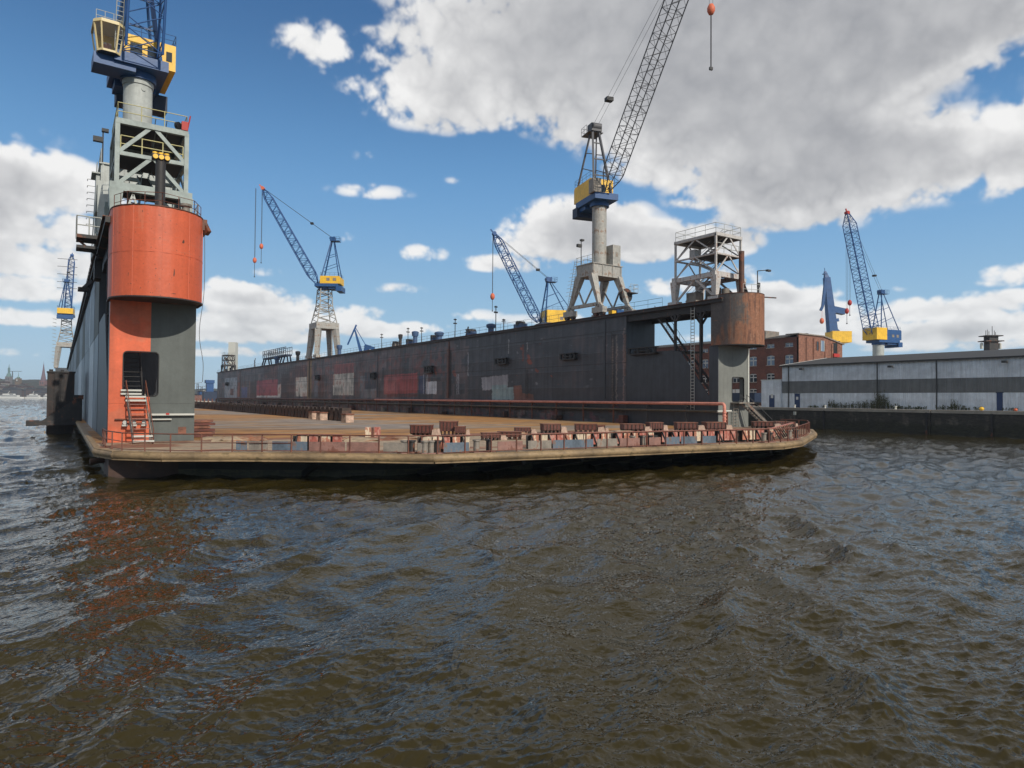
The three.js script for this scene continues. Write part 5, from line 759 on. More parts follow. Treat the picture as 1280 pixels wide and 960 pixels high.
{
  // on the left wall, jib raised towards the river
  const g = thing('portal_crane', 'blue and yellow portal crane on grey column behind the orange tower', 'crane', -2.5, TOP, -15.2); portal(g, M.craneGrey);
  new MB().tube([0, 7.4, 0], [0, 15.1, 0], 1.08, 32).build('column', M.craneGrey, g); new MB().tube([0, 14.7, 0], [0, 15.12, 0], 1.16, 32).build('column_collar', M.craneGrey, g); new MB().tube([0.3, 14.3, 1.0], [0.32, 14.3, 1.1], 0.16, 12).build('inspection_hatch', M.craneGrey, g);
  upper(g, M4(0, 0, 0, 0.04), 15.2, { baseMat: M.blue, tailMat: M.navy, houseMat: M.yellow, frameMat: M.blue, jibMat: M.jibBlue, elev: 1.3, jib: 42, jw: 2.6, bays: 30, rc: 0.115, rl: 0.045, w: 1.95, tail: 4.6, hh: 2.2, aH: 12, taper: 0, hx: 0.75, cab: [-2.35, 0.9, 1.3], hooks: [] });
  const ld = new MB(M4(0, 0, 0, .04)); ladder(ld, [-1.7, 16.6, 2.2], [-1.7, 34, 7.0], [1, 0, 0], .5, .035, .35); ld.build('jib_ladder', M.railPale, g);
  new MB().box(-2.9, -2.3, 3.6, 6.6, -0.6, 1.2).box(-3.2, -2.3, 6.6, 6.7, -.8, 1.4).build('transformer_box', M.craneGrey, g);
}
{
  // on the right wall: the jib goes up and over the dock towards the river, its hook hangs from the unseen tip
  const bx = 54.5, bz = -22.6, base = V3(bx, TOP + 17.4, bz), p = atDepth(845, 0, 77.5), dir = p.clone().sub(base), turn = Math.atan2(dir.x, dir.z), hor = Math.hypot(dir.x, dir.z) - 2.1, el = Math.atan2(dir.y - 0.1, hor);
  // length at which the tip stands over the hook's place in the photo
  let L = 20; const h = V3(Math.sin(turn), 0, Math.cos(turn)), tip = (l) => base.clone().addScaledVector(h, 2.1 + l * Math.cos(el)).add(V3(0, 0.1 + l * Math.sin(el), 0)); while (L < 70 && pixelOf(tip(L))[0] < 888) L += 0.25;
  const T = tip(L), hy = (() => { let y = T.y; while (y > 5 && pixelOf(V3(T.x, y, T.z))[1] < 8) y -= 0.1; return y; })();
  const g = thing('portal_crane', 'tall portal crane with yellow house and long grey lattice jib on the dark dock wall', 'crane', bx, TOP, bz); portal(g, M.craneGreyWorn);
  new MB().tube([0, 7.4, 0], [0, 15.7, 0], 1.0, 32).build('column', M.craneGreyWorn, g);
  upper(g, M4(0, 0, 0, turn), 15.7, { baseMat: M.blue, tailMat: M.navy, houseMat: M.yellow, frameMat: M.jibDark, jibMat: M.jibDark, elev: el, jib: L, jw: 2.1, bays: Math.round(L * 1.05), rc: 0.075, rl: 0.034, w: 1.75, tail: 4.6, aH: 11.2, hooks: [[0, T.y - hy - 0.3, M.hookOrange]], plainHouse: true, fall: 5.6, hookR: 0.42, rope: 0.022, taper: 0.1, block: 0.16 });
  new MB(M4(0, 0, 0, turn)).box(-2.1, -0.9, 17.0, 18.9, 0.9, 2.3).build('switch_room', M.panelGrey, g);
}
// cranes on lattice towers, farther along
function towerCrane(name, label, x, z, turn, c, baseY = TOP) {
  const g = thing(name, label, 'crane', x, baseY, z), y1 = 8.2, y2 = 9.9;
  for (const sx of [-1, 1]) for (const sz of [-1, 1]) { new MB().bar([sx * 3.1, 0.5, sz * 3.6], [sx * 2.4, y1, sz * 2.6], 1.1, 1.1, 1.5, 1.5).build('leg', M.craneGreyWorn, g); new MB().box(sx * 3.1 - 0.6, sx * 3.1 + 0.6, 0, 0.8, sz * 3.6 - 1.4, sz * 3.6 + 1.4).build('bogie', M.craneGreyWorn, g); }
  new MB().box(-3.2, 3.2, y1, y2, -3.4, 3.4).build('portal_head', M.craneGreyWorn, g);
  const t = sub('lattice_tower', g); { const [C, L] = lattice([0, y2, 0], [0, y2 + 5, 0], 5.6, 3.6, 4, 0.16, 0.11); const [C2, L2] = lattice([0, y2 + 5, 0], [0, 19.6, 0], 3.6, 3.1, 4, 0.16, 0.11); C.g.push(...C2.g); L.g.push(...L2.g); C.build('chords', M.craneGreyWorn, t); L.build('lacing', M.craneGreyWorn, t); }
  upper(g, M4(0, 0, 0, turn), 19.6, c); return g;
}
{
  const dir = V3(-13.8, 0, -8.4), c = { baseMat: M.blue, tailMat: M.blue, houseMat: M.yellow, frameMat: M.blue, jibMat: M.jibBlue, elev: 1.045, jib: 31, jw: 2.3, bays: 28, rc: 0.13, rl: 0.07, w: 2.6, tail: 4.9, hh: 2.1, aH: 14, aZ: -2.2, ring: 1.8, rope: 0.05, tipMat: M.hookOrange, hooks: [[0.2, 16, M.hookOrange], [2.0, 20, M.hookOrange]], hookR: 0.55, fall: 4, block: 0.3, taper: 0.12 };
  towerCrane('tower_crane', 'yellow and blue crane on a grey lattice tower with jib raised over the dock', 54.5, -141, Math.atan2(dir.x, dir.z), c);
  const c2 = { ...c, elev: 1.2, jib: 27, hooks: [], tipMat: M.jibBlue }; const g = towerCrane('tower_crane', 'distant blue and yellow lattice crane seen end-on above the left dock wall', -5.6, -332, Math.PI - 0.12, c2, 17.2); g.scale.setScalar(1.2); new MB().box(-4.5, 4.5, 0, 17.1, -80, 10).build('side_wall', M.dockDark, thing('dock_wall', 'dark wall of another dock beyond the far end of the left dock wall', 'dock wall', -5.0, 0, -332));
  const r = new MB(); for (const y of [37, 40, 43, 31.5, 34]) r.bar([-3.4, y, -2], [3.2, y + 0.2, -2], 0.16); r.build('cross_arms', M.darkGrey, g); const hp = new MB(); for (let y = 2; y < 19; y += 1.4) hp.curve([[-3.2, y, 0], [-4.6, y + .3, 0.5], [-3.4, y + .1, 1]], 0.06, 6, 4); hp.build('ladder_hoops', M.railPale, g);
}
// cranes on plain columns beyond the dock
function columnCrane(name, label, foot, colR, y, turn, c) { const g = thing(name, label, 'crane', foot.x, foot.y, foot.z); new MB().tube([0, 0, 0], [0, y, 0], colR, 24).build('column', M.craneGrey, g); new MB().box(-3.5, 3.5, 0, 1.2, -3.5, 3.5).build('footing', M.craneGreyWorn, g); upper(g, M4(0, 0, 0, turn), y, c); return g; }
const towards = (from, px, py, depth) => { const p = atDepth(px, py, depth); return Math.atan2(p.x - from.x, p.z - from.z); };
{
  const base = { baseMat: M.blue, houseMat: M.yellow, frameMat: M.blue, jibMat: M.jibBlue, rc: 0.13, rl: 0.07, ring: 1.8, rope: 0.045, hookR: 0.6, fall: 3, taper: 0.12 };
  const f4 = V3(96.5, QY, -92); columnCrane('column_crane', 'crane with plain yellow house and blue mast rising behind the dock wall', f4, 1.5, 19.2, towards(f4, 601, 290, 172), { ...base, baseMat: M.navy, houseMat: M.yellow, elev: 1.08, jib: 25, jw: 2.2, bays: 24, w: 3.2, tail: 6.5, hh: 3.2, aH: 12.4, aZ: -.6, hooks: [[0.3, 15.5, M.hookOrange]] });
  const f7 = V3(196, QY, -60); columnCrane('column_crane', 'blue and yellow crane on a grey column behind the white warehouse', f7, 1.55, 18.2, towards(f7, 1052, 250, 200), { ...base, tailMat: M.blue, houseMat: M.blue, elev: 1.31, jib: 38, jw: 3.0, bays: 32, w: 2.4, tail: 6.5, hh: 3.0, aH: 15.5, aZ: -1.2, hooks: [[0.2, 28.5, M.red], [-0.9, 26, M.red]], tipMat: M.red });
  { const k = scene.children[scene.children.length - 1], t = k; new MB(M4(0, 0, 0, towards(f7, 1052, 250, 200))).box(-2.6, 2.6, 19.5, 23.0, -0.6, 3.4).build('front_house', M.yellow, t); }
}
{
  // level-luffing crane of boxed plates
  const p = atDepth(1046, 470, 250), g = thing('luffing_crane', 'bright blue box-section crane with folded jib and yellow house above the brick building', 'crane', p.x, QY, p.z, YAW * -1 + Math.PI / 2 - Math.PI / 2), s = 250 / 853, at = (px, py) => [(px - 1046) * s, EYE.y + (500.5 - py) * s * 1 - QY, 0];
  const q = (px, py, z = 0) => { const a = at(px, py); return [a[0], a[1], z]; };
  new MB().tube([0, 0, 0], q(1046, 428), 1.6, 16).build('column', M.craneGrey, g);
  new MB().box(at(1036, 0)[0], at(1060, 0)[0], at(0, 427)[1], at(0, 413)[1], -3, 3).build('machinery_house', M.yellow, g);
  new MB().bar(q(1040.5, 413), q(1033.5, 345), 3.0, 3.0, 1.9, 2.0).build('tower', M.blue, g); new MB().bar(q(1033.5, 346), q(1031.5, 337), 1.6, 1.6, 0.6, 0.6).tube(q(1031.5, 338), q(1031, 333), 0.12, 5).box(at(1029, 0)[0], at(1034, 0)[0], at(0, 341)[1], at(0, 340)[1], -.6, .6).build('head', M.blue, g);
  new MB().bar(q(1031, 346, 1.2), q(1026.5, 382, 1.2), 0.9, 1.0, 0.8, 0.8).bar(q(1026.5, 382, 1.2), q(1024, 387, 1.2), 0.8).build('folded_jib', M.blue, g);
  new MB().bar(q(1034, 348, -1), q(1042, 381, -1), 0.4).bar(q(1041, 402, -1), q(1052, 413, -1), 0.4).build('stay', M.jibBlue, g);
  new MB().bar(q(1036, 384), q(1055, 388), 2.6, 2.2).bar(q(1038, 400), q(1048, 398), 1.2, 1.2).build('counterweight', M.blue, g);
  new MB().tube(q(1026, 387, 1.2), q(1025.6, 398, 1.2), 0.05, 4).sphere(...q(1025.6, 400, 1.2), 0.8, 1.4).build('hook_block', M.hookOrange, g);
}
{
  // far slender derrick seen over the wall
  const d = 300, at = (px, py) => atDepth(px, py, d), b = at(455, 452), g = thing('derrick', 'distant blue derrick crane with folded arms beyond the dock wall', 'crane', b.x, 0, b.z), q = (px, py) => at(px, py).sub(V3(b.x, 0, b.z));
  new MB().bar(q(453, 446), q(443.5, 412), 1.5, 1.5, 0.6, 0.6).build('mast', M.blue, g); new MB().bar(q(434.5, 431), q(445.5, 406), 0.45, 0.6).build('boom', M.jibBlue, g); new MB().bar(q(444, 409), q(458, 433), 0.28).bar(q(443, 412), q(437, 424), 0.16).build('stay', M.jibBlue, g); new MB().bar(q(456, 432), q(468, 436), 1.6, 1.4).bar(q(459, 434), q(456, 446), 1.6, 2).bar(q(453, 446), b.clone().setY(1).sub(V3(b.x, 0, b.z)), 3, 3).build('base', M.blue, g);
}

// ---------------------------------------------------------------- warehouse on the quay
{
  const X = 98, z0 = -24.2, z1 = 66, g = thing('warehouse', 'long low white warehouse with a grey band and dark shallow roof on the quay', 'warehouse', 0, QY, 0), B = 0;
  new MB().box(X + 0.12, X + 28, B, 7.0, z0 + 0.1, z1).build('wall_core', M.clad, g);
  // cladding sheets in three bands; bays end at the downpipes
  const r = rng(31), joints = []; for (let z = z0; z < z1; z += 1.9) joints.push(z);
  for (let i = 0; i < joints.length; i++) {
    const a = joints[i], b = Math.min(a + 1.885, z1), e = () => 0.012 * r();
    new MB().box(X - e(), X + 0.115, B, 2.46, a, b).build('cladding_sheet', M.clad, g); new MB().box(X - 0.02 - e(), X + 0.115, 2.46, 4.52, a, b).build('cladding_sheet', M.cladGrey, g); new MB().box(X - e(), X + 0.115, 4.52, 7.12, a, b).build('cladding_sheet', M.clad, g);
  }
  new MB().prism('z', [[X - 0.35, 7.16], [X - 0.35, 7.3], [X + 14, 9.2], [X + 28.4, 7.3], [X + 28.4, 7.16], [X + 14, 9.04]], z0 - 0.3, z1).build('roof', M.roof, g);
  new MB().prism('z', [[X + .1, 6.98], [X + 28, 6.98], [X + 28, 7.12], [X + 14, 9.03], [X + .1, 7.12]], z0 + 0.02, z0 + 0.12).build('gable', M.clad, g);
  new MB().box(X - 0.5, X - 0.36, 7.06, 7.2, z0 - 0.3, z1).build('gutter', M.darkGrey, g); new MB().bar([X - 0.3, 7.24, z0 - 0.32], [X + 14, 9.15, z0 - 0.32], 0.06, 0.2).build('verge', M.white, g);
  for (const px of [986, 1097, 1171]) { const z = onX(px, 480, X).z; new MB().tube([X - 0.12, 0, z], [X - 0.12, 7.1, z], 0.08, 8).build('downpipe', M.darkGrey, g); }
  for (const [a, b, t, h] of [[993.5, 1000, 496, 2.3], [1246, 1253.5, 496.5, 2.4]]) { const za = onX(a, 500, X).z, zb = onX(b, 500, X).z, d = sub('door', g); new MB().box(X - 0.06, X - 0.021, 0, h, za, zb).build('leaf', M.doorBlue, d); new MB().box(X - 0.09, X - 0.022, h, h + 0.1, za - 0.1, zb + 0.1).build('frame', M.navy, d); if (a < 1000) new MB().box(X - 0.075, X - 0.061, 1.35, 1.85, za + 0.28, zb - 0.28).build('notice', M.white, d); }
  for (const [px, py] of [[1003, 462], [1114, 459], [1257, 453]]) { const p = onX(px, py, X - 0.5), k = sub('wall_lamp', g); new MB().bar([X - 0.02, p.y - QY - 0.05, p.z], [X - 0.7, p.y - QY + 0.1, p.z], 0.07).build('arm', M.darkGrey, k); new MB().box(X - 1.0, X - 0.5, p.y - QY - 0.05, p.y - QY + 0.25, p.z - 0.32, p.z + 0.32).build('lamp_head', M.darkGrey, k); }
  // lean-to at the end
  const a = thing('annex', 'small white flat-roofed annex with a blue door at the end of the warehouse', 'annex', 0, QY, 0), za = onX(953, 480, X).z;
  for (let i = 0; i < 3; i++) { const u = mix(za, z0 - 0.02, i / 3), v = mix(za, z0 - 0.02, (i + 1) / 3) - 0.015; new MB().box(X - 0.3 - 0.01 * i, X - 0.2, 0, 4.75, u, v).build('cladding_sheet', M.clad, a); } new MB().box(X - 0.2, X + 8, 0, 4.7, za + .02, z0 - 0.04).build('wall_core', M.clad, a); new MB().box(X - 0.36, X + 8.1, 4.75, 4.9, za - 0.1, z0 - .03).build('roof', M.white, a);
  const d0 = onX(963, 495, X).z, d1 = onX(969.5, 495, X).z, dd = sub('door', a); new MB().box(X - 0.36, X - 0.325, 0, 2.1, d0, d1).build('leaf', M.doorBlue, dd); new MB().box(X - 0.38, X - 0.361, 1.6, 2.3, d0 + 0.35, d0 + 0.85).build('notice', M.white, dd);
}
// clutter on the quay edge
for (const [px, py, s, m, l] of [[1227, 510.5, 0.3, 'yellow', 'round yellow mooring buoy lying on the quay by the warehouse'], [1269.5, 511.5, 0.22, 'hookOrange', 'round orange mooring buoy lying on the quay by the warehouse']]) { const p = onX(px, py, 95.5), g = thing('buoy', l, 'buoy', 95.5, QY + 0.01, p.z); new MB().sphere(0, s * 0.8, 0, s, 0.85, 14).build('float', M[m], g); new MB().tube([0, s * 1.5, 0], [0, s * 1.85, 0], 0.08, 8).build('eye', M.darkGrey, g); }
for (const px of [994, 1032, 1120]) { const z = onX(px, 511, 92.6).z, g = thing('quay_bollard', 'short pale iron bollard on the quay coping', 'bollard', 92.45, QY + 0.02, z, 0, 'bollards on the quay'); new MB().tube([0, 0, 0], [0, 0.38, 0], 0.16, 12, 0.12).build('stem', M.offWhite, g); new MB().tube([0, 0.36, 0], [0, 0.48, 0], 0.22, 12, 0.2).build('cap', M.offWhite, g); }
{ const z = onX(993.5, 514, 91.8).z; tag(new MB().box(91.7, 91.86, 2.2, 2.75, z - 0.22, z + 0.22).build('wall_fender', M.offWhite), 'small white fender hung on the dark quay wall', 'fender'); }
// weeds against the warehouse foot
{
  const r = rng(71), leaf = new THREE.MeshStandardMaterial({ color: new THREE.Color().setRGB(0.085, 0.1, 0.045), roughness: 0.9, side: THREE.DoubleSide }), leaf2 = new THREE.MeshStandardMaterial({ color: new THREE.Color().setRGB(0.085, 0.075, 0.04), roughness: 0.9, side: THREE.DoubleSide });
  const clump = (px, h, w, n, label) => {
    const z = onX(px, 505, 97.4).z, g = thing('weed_clump', label, 'weeds', 97.45, QY, z, 0, 'weeds along the warehouse foot'), pos = []; const st = new MB();
    for (let i = 0; i < n; i++) {
      const a = r() * 6.28, x0 = (r() - .5) * 0.5, zz = (r() - .5) * w, hh = h * (0.35 + 0.65 * r()), lean = 0.18 * hh; const tx = x0 - Math.abs(Math.cos(a)) * lean * 0.4, tz = zz + Math.sin(a) * lean; st.tube([x0, 0, zz], [tx, hh, tz], 0.012, 3);
      for (let k = 0; k < 8; k++) { const u = 0.2 + 0.8 * r(), c = [mix(x0, tx, u), hh * u, mix(zz, tz, u)], s = 0.06 + 0.1 * r(), v = () => (r() - .5) * 2 * s; pos.push(...c, c[0] + v(), c[1] + v(), c[2] + v(), c[0] + v(), c[1] + s + v() * .5, c[2] + v()); }
    }
    st.build('stems', leaf2, g); const b = new THREE.BufferGeometry(); b.setAttribute('position', new THREE.Float32BufferAttribute(pos, 3)); b.computeVertexNormals(); new MB().add(b).build('leaves', leaf, g);
  };
  const L = 'ragged dark weeds growing against the white warehouse wall';
  for (const [px, h, w, n] of [[1100, 2.9, 1.1, 60], [1107, 2.0, 1.2, 40], [1040, 1.4, 1.5, 34], [1046, 1.0, 1.8, 30], [1060, 0.9, 2.4, 36], [1074, 1.2, 2.2, 40], [1086, 1.3, 1.8, 34], [1093, 1.4, 1.2, 30], [1025, .5, 2, 22], [1015, .4, 1.6, 18], [1118, .8, 1.8, 30], [1130, .6, 2, 24], [1150, .5, 2, 22], [1180, .7, 2.2, 30], [1193, 1.6, 0.8, 30], [1198, .8, 2, 26], [1215, .5, 2, 22], [1262, .5, 2, 20], [1140, .4, 2, 18]]) clump(px, h, w, n, h > 2 ? 'tall ragged creeper growing up the white warehouse wall by the downpipe' : L);
}
// ---------------------------------------------------------------- brick factory
{
  const X = 125, zc = -39, zf = -160, g = thing('brick_factory', 'red-brown brick factory building with arched blue windows behind the warehouse', 'factory', 0, QY, 0), top = 15.0;
  const win = [], sp = (onX(963, 450, X).z - onX(941, 450, X).z); const za = onX(963, 450, X).z;
  for (let k = -1; k < 22; k++) { const z = za - k * sp; if (z > zc - 1.2 || z < zf + 2) continue; win.push(z); }
  const yr = [onX(963, 456.3, X).y - QY, onX(963, 477, X).y - QY, onX(941, 495, X).y - QY], hgt = [1.95, 1.7, 1.5], w = 1.05;
  const holes = []; for (const z of win) for (let i = 0; i < 3; i++) holes.push([[z - w, yr[i]], [z + w, yr[i]], [z + w, yr[i] + hgt[i]], [z, yr[i] + hgt[i] + 0.28], [z - w, yr[i] + hgt[i]]]); for (const z of win) holes.push([[z - w * .95, 13.0], [z + w * .95, 13.0], [z + w * .95, 13.85], [z - w * .95, 13.85]]);
  new MB().prism('x', [[zf, 0], [zc, 0], [zc, top], [zf, top]], X, X + 0.4, holes).build('front_wall', M.brick, g);
  new MB().box(X + 0.401, X + 16.5, 0, top - 0.05, zf, zc - 0.41).build('body', M.darkGrey, g);
  new MB().prism('z', [[X, 0], [X + 16.6, 0], [X + 16.6, top - .9], [X + 9, top + 0.5], [X, top + 0.55]], zc - 0.4, zc + 0.001).build('gable_wall', M.brickSunlit, g);
  new MB().prism('z', [[X - 0.3, top + 0.56], [X + 9, top + .51], [X + 17, top - .95], [X + 17, top - .7], [X + 9, top + .76], [X - 0.3, top + 0.8]], zc - 3, zc + 0.3).build('gable_coping', M.panelGrey, g);
  new MB().box(X - 0.3, X + 16, top, top + 0.25, zf, zc - 3.1).build('cornice', M.panelGrey, g); new MB().prism('z', [[X + .2, top + 0.252], [X + 15.8, top + 0.252], [X + 8, top + 1.5]], zf, zc - 3.2).build('roof', M.roof, g);
  for (const x of [2.6, 5.2, 9.6, 12.2]) new MB().box(X + x, X + x + 0.6, 0, top - (x > 9 ? 0.9 : 0), zc + 0.002, zc + 0.16).build('pilaster', M.brickSunlit, g);
  win.forEach((z) => { for (let i = 0; i < 4; i++) { const y = i < 3 ? yr[i] : 13.0, h = i < 3 ? hgt[i] : 0.85, k = sub('window', g), ww = i < 3 ? w : w * .95; new MB().box(X + 0.3, X + 0.34, y, y + h + (i < 3 ? 0.3 : 0), z - ww, z + ww).build('pane', i === 0 || i === 3 ? M.glassPale : M.glass, k); const f = new MB().box(X + 0.2, X + 0.296, y, y + h, z - 0.09, z + 0.09).box(X + 0.2, X + 0.295, y + h * 0.55, y + h * 0.66, z - ww, z + ww).box(X + 0.2, X + 0.294, y, y + h, z - ww, z - ww + 0.12).box(X + 0.2, X + 0.294, y, y + h, z + ww - 0.12, z + ww).box(X + 0.2, X + .293, y + h - .1, y + h + .12, z - ww + .12, z + ww - .12); f.build('frame', M.white, k); new MB().box(X - 0.1, X + 0.2, y - 0.12, y - 0.01, z - ww - 0.08, z + ww + 0.08).build('sill', M.stone, k); } });
  // gable end: two narrow windows and a dark loggia
  for (const [px0, px1, py0, py1, m] of [[1020.5, 1022.8, 427, 438, 'glass'], [1026, 1029.6, 426, 439, 'glassPale'], [1040.5, 1046, 429, 442, 'black']]) { const a = onZ(px0, py1, zc), b = onZ(px1, py0, zc), k = sub('window', g); new MB().box(a.x, b.x, a.y - QY, b.y - QY, zc + 0.01, zc + 0.05).build('pane', M[m], k); new MB().box(a.x - 0.12, a.x, a.y - QY, b.y - QY, zc + 0.01, zc + 0.12).box(b.x, b.x + 0.12, a.y - QY, b.y - QY, zc + 0.01, zc + 0.12).build('frame', m === 'glassPale' ? M.white : M.brickSunlit, k); }
  { const a = onZ(1040, 446, zc), b = onZ(1047, 442.5, zc); new MB().box(a.x, b.x, a.y - QY, b.y - QY, zc + 0.02, zc + 0.5).build('balcony', M.red, g); }
  new MB().box(X + 1, X + 6, top + 0.3, top + 2.1, zc - 14, zc - 9).build('roof_light', M.panelGrey, g);
  // glazed roof light and lean-to before the factory, seen through the open bay
  const s = thing('sawtooth_shed', 'low brick shed with a grey glazed roof seen through the open dock bay', 'shed', 0, QY, 0); new MB().box(112, 122, 0, 10.6, -112, -72).build('wall', M.brick, s); new MB().prism('z', [[111.6, 10.6], [122.4, 10.6], [122.4, 12.2], [117, 12.9], [111.6, 11.0]], -112.2, -71.8).build('roof', M.panelGrey, s); for (let z = -110; z < -73; z += 2.6) { new MB().box(111.8, 111.99, 6.3, 8.6, z, z + 1.5).build('window', M.glassPale, s); new MB().box(111.7, 111.79, 6.1, 6.28, z - .1, z + 1.6).build('sill', M.stone, s); }
  const v = thing('parked_trailer', 'dark blue trailer parked on the quay before the brick factory', 'trailer', 110, QY, -42, 0); new MB().box(-1.2, 1.2, 0.9, 2.7, -4, 4).build('body', M.navy, v); for (const z of [-2.8, -1.6, 2.8]) for (const x of [-1.05, 1.05]) new MB().tube([x - .15, 0.5, z], [x + .15, 0.5, z], 0.5, 14).build('wheel', M.black, v); new MB().box(-0.9, 0.9, 0.6, .895, -3.9, 3.9).build('chassis', M.black, v);
  { const a = onX(914, 500, X), b = onX(931, 486.5, X), k = sub('loading_door', g); new MB().box(X - 0.12, X - 0.05, a.y - QY, b.y - QY, a.z, b.z).build('leaf', M.white, k); for (const u of [0.33, 0.66]) new MB().box(X - 0.16, X - 0.121, a.y - QY, b.y - QY, mix(a.z, b.z, u) - .06, mix(a.z, b.z, u) + .06).build('mullion', M.panelGrey, k); new MB().box(X - 0.15, X - 0.122, mix(a.y, b.y, .5) - QY - .05, mix(a.y, b.y, .5) - QY + .05, a.z, b.z).build('mullion', M.panelGrey, k); }
}
// ship's mast beyond the warehouse roof
{
  const d = 175, at = (px, py) => atDepth(px, py, d), b = at(1239, 470), g = thing('ship_mast', 'dark ship mast with two platforms and aerials behind the warehouse roof', 'ship mast', b.x, 0, b.z, -YAW), s = d / FOCAL, Y = (py) => EYE.y + (503.6 - py) * s;
  new MB().box(-1.1, 1.15, QY, Y(419), -1.1, 1.1).build('trunk', M.girder, g); for (const [py, w] of [[420, 2.1], [426.5, 2.3]]) { new MB().box(-w, w, Y(py) - 0.12, Y(py) + 0.12, -1.6, 1.6).bar([-w, Y(py), 0], [-1, Y(py) - .7, 0], .12).bar([w, Y(py), 0], [1, Y(py) - .7, 0], .12).build('platform', M.girder, g); }
  for (const [x, top] of [[0.35, 407.5], [-0.9, 412], [-0.5, 414], [1.2, 415], [-1.3, 413], [.9, 413]]) new MB().tube([x, Y(420), 0], [x, Y(top), 0], 0.07, 5).build('aerial', M.girder, g); for (const x of [-2.4, 2.3]) new MB().tube([x, Y(436), 0], [x, Y(430), 0], 0.38, 10).sphere(x, Y(430), 0, .38, 1, 10).build('radome', M.offWhite, g);
}
// ---------------------------------------------------------------- yard beyond the dock's far end
{
  const d = 352, g0 = atDepth(291, 470, d), g = thing('lift_tower', 'tall plain white slab tower beyond the far end of the dock', 'tower', g0.x, 0, g0.z, -0.5); const s = d / FOCAL; new MB().box(-1.75, 1.75, 0, EYE.y + (496.3 - 428) * s, -2.2, 2.2).build('shaft', M.offWhite, g); new MB().box(-2.6, -1.752, 0, EYE.y + (496.3 - 442) * s, -.6, .6).bar([-2.4, EYE.y + 22, 0], [-1.8, EYE.y + 27, 0], .2).build('ladder_shaft', M.panelGrey, g);
  const yd = atDepth(258, 490, 420); tag(new MB().box(-40, 60, -1, 2.0, -40, 25).build('yard_ground', M.quayTop), null, null, null, 'structure').position.set(yd.x, 0, yd.z);
  const t = atDepth(262, 490, 405), k = thing('blue_tower', 'dark blue steel tower in the yard beyond the dock', 'tower', t.x, 2, t.z), q = 405 / FOCAL; new MB().box(-1.9, 1.9, 0, EYE.y + (496 - 479) * q - 2, -2, 2).build('shaft', M.blue, k); new MB().box(-2.5, 2.3, EYE.y + (496 - 479) * q - 2, EYE.y + (496 - 475) * q - 2, -2.4, 2.4).build('head', M.blue, k); new MB().box(-3.6, 4.5, 0, 5.5, -3, 3).build('base', M.navy, k);
  const r = rng(17); for (let i = 0; i < 9; i++) { const px = 244 + i * 3.6, p = atDepth(px, 490, 430 + 40 * r()), h = 3 + 5 * r(), b = thing('yard_building', 'small grey yard building or container stack beyond the far end of the dock', 'building', p.x, 2, p.z, r(), 'yard buildings beyond the dock'); new MB().box(-1.5, 1.5, 0, h, -2, 2).build('wall', [M.panelGrey, M.panelBrown, M.blue, M.craneGreyWorn][i % 4], b); new MB().box(-1.7, 1.7, h, h + .3, -2.2, 2.2).build('roof', M.roof, b); }
  for (let i = 0; i < 3; i++) { const p = atDepth(247 + i * 5, 490, 440), b = thing('lattice_mast', 'slender grey lattice mast in the yard beyond the dock', 'mast', p.x, 2, p.z, 0, 'lattice masts in the yard'), h = 11 - i * 2.2; const [C, L] = lattice([0, 0, 0], [0, h, 0], 1.4, 0.9, 7, 0.09, 0.06); C.build('chords', M.jibDark, b); L.build('lacing', M.jibDark, b); new MB().bar([-2.5, h, 0], [2.5, h + .6, 0], .25).build('arm', M.jibDark, b); }
}
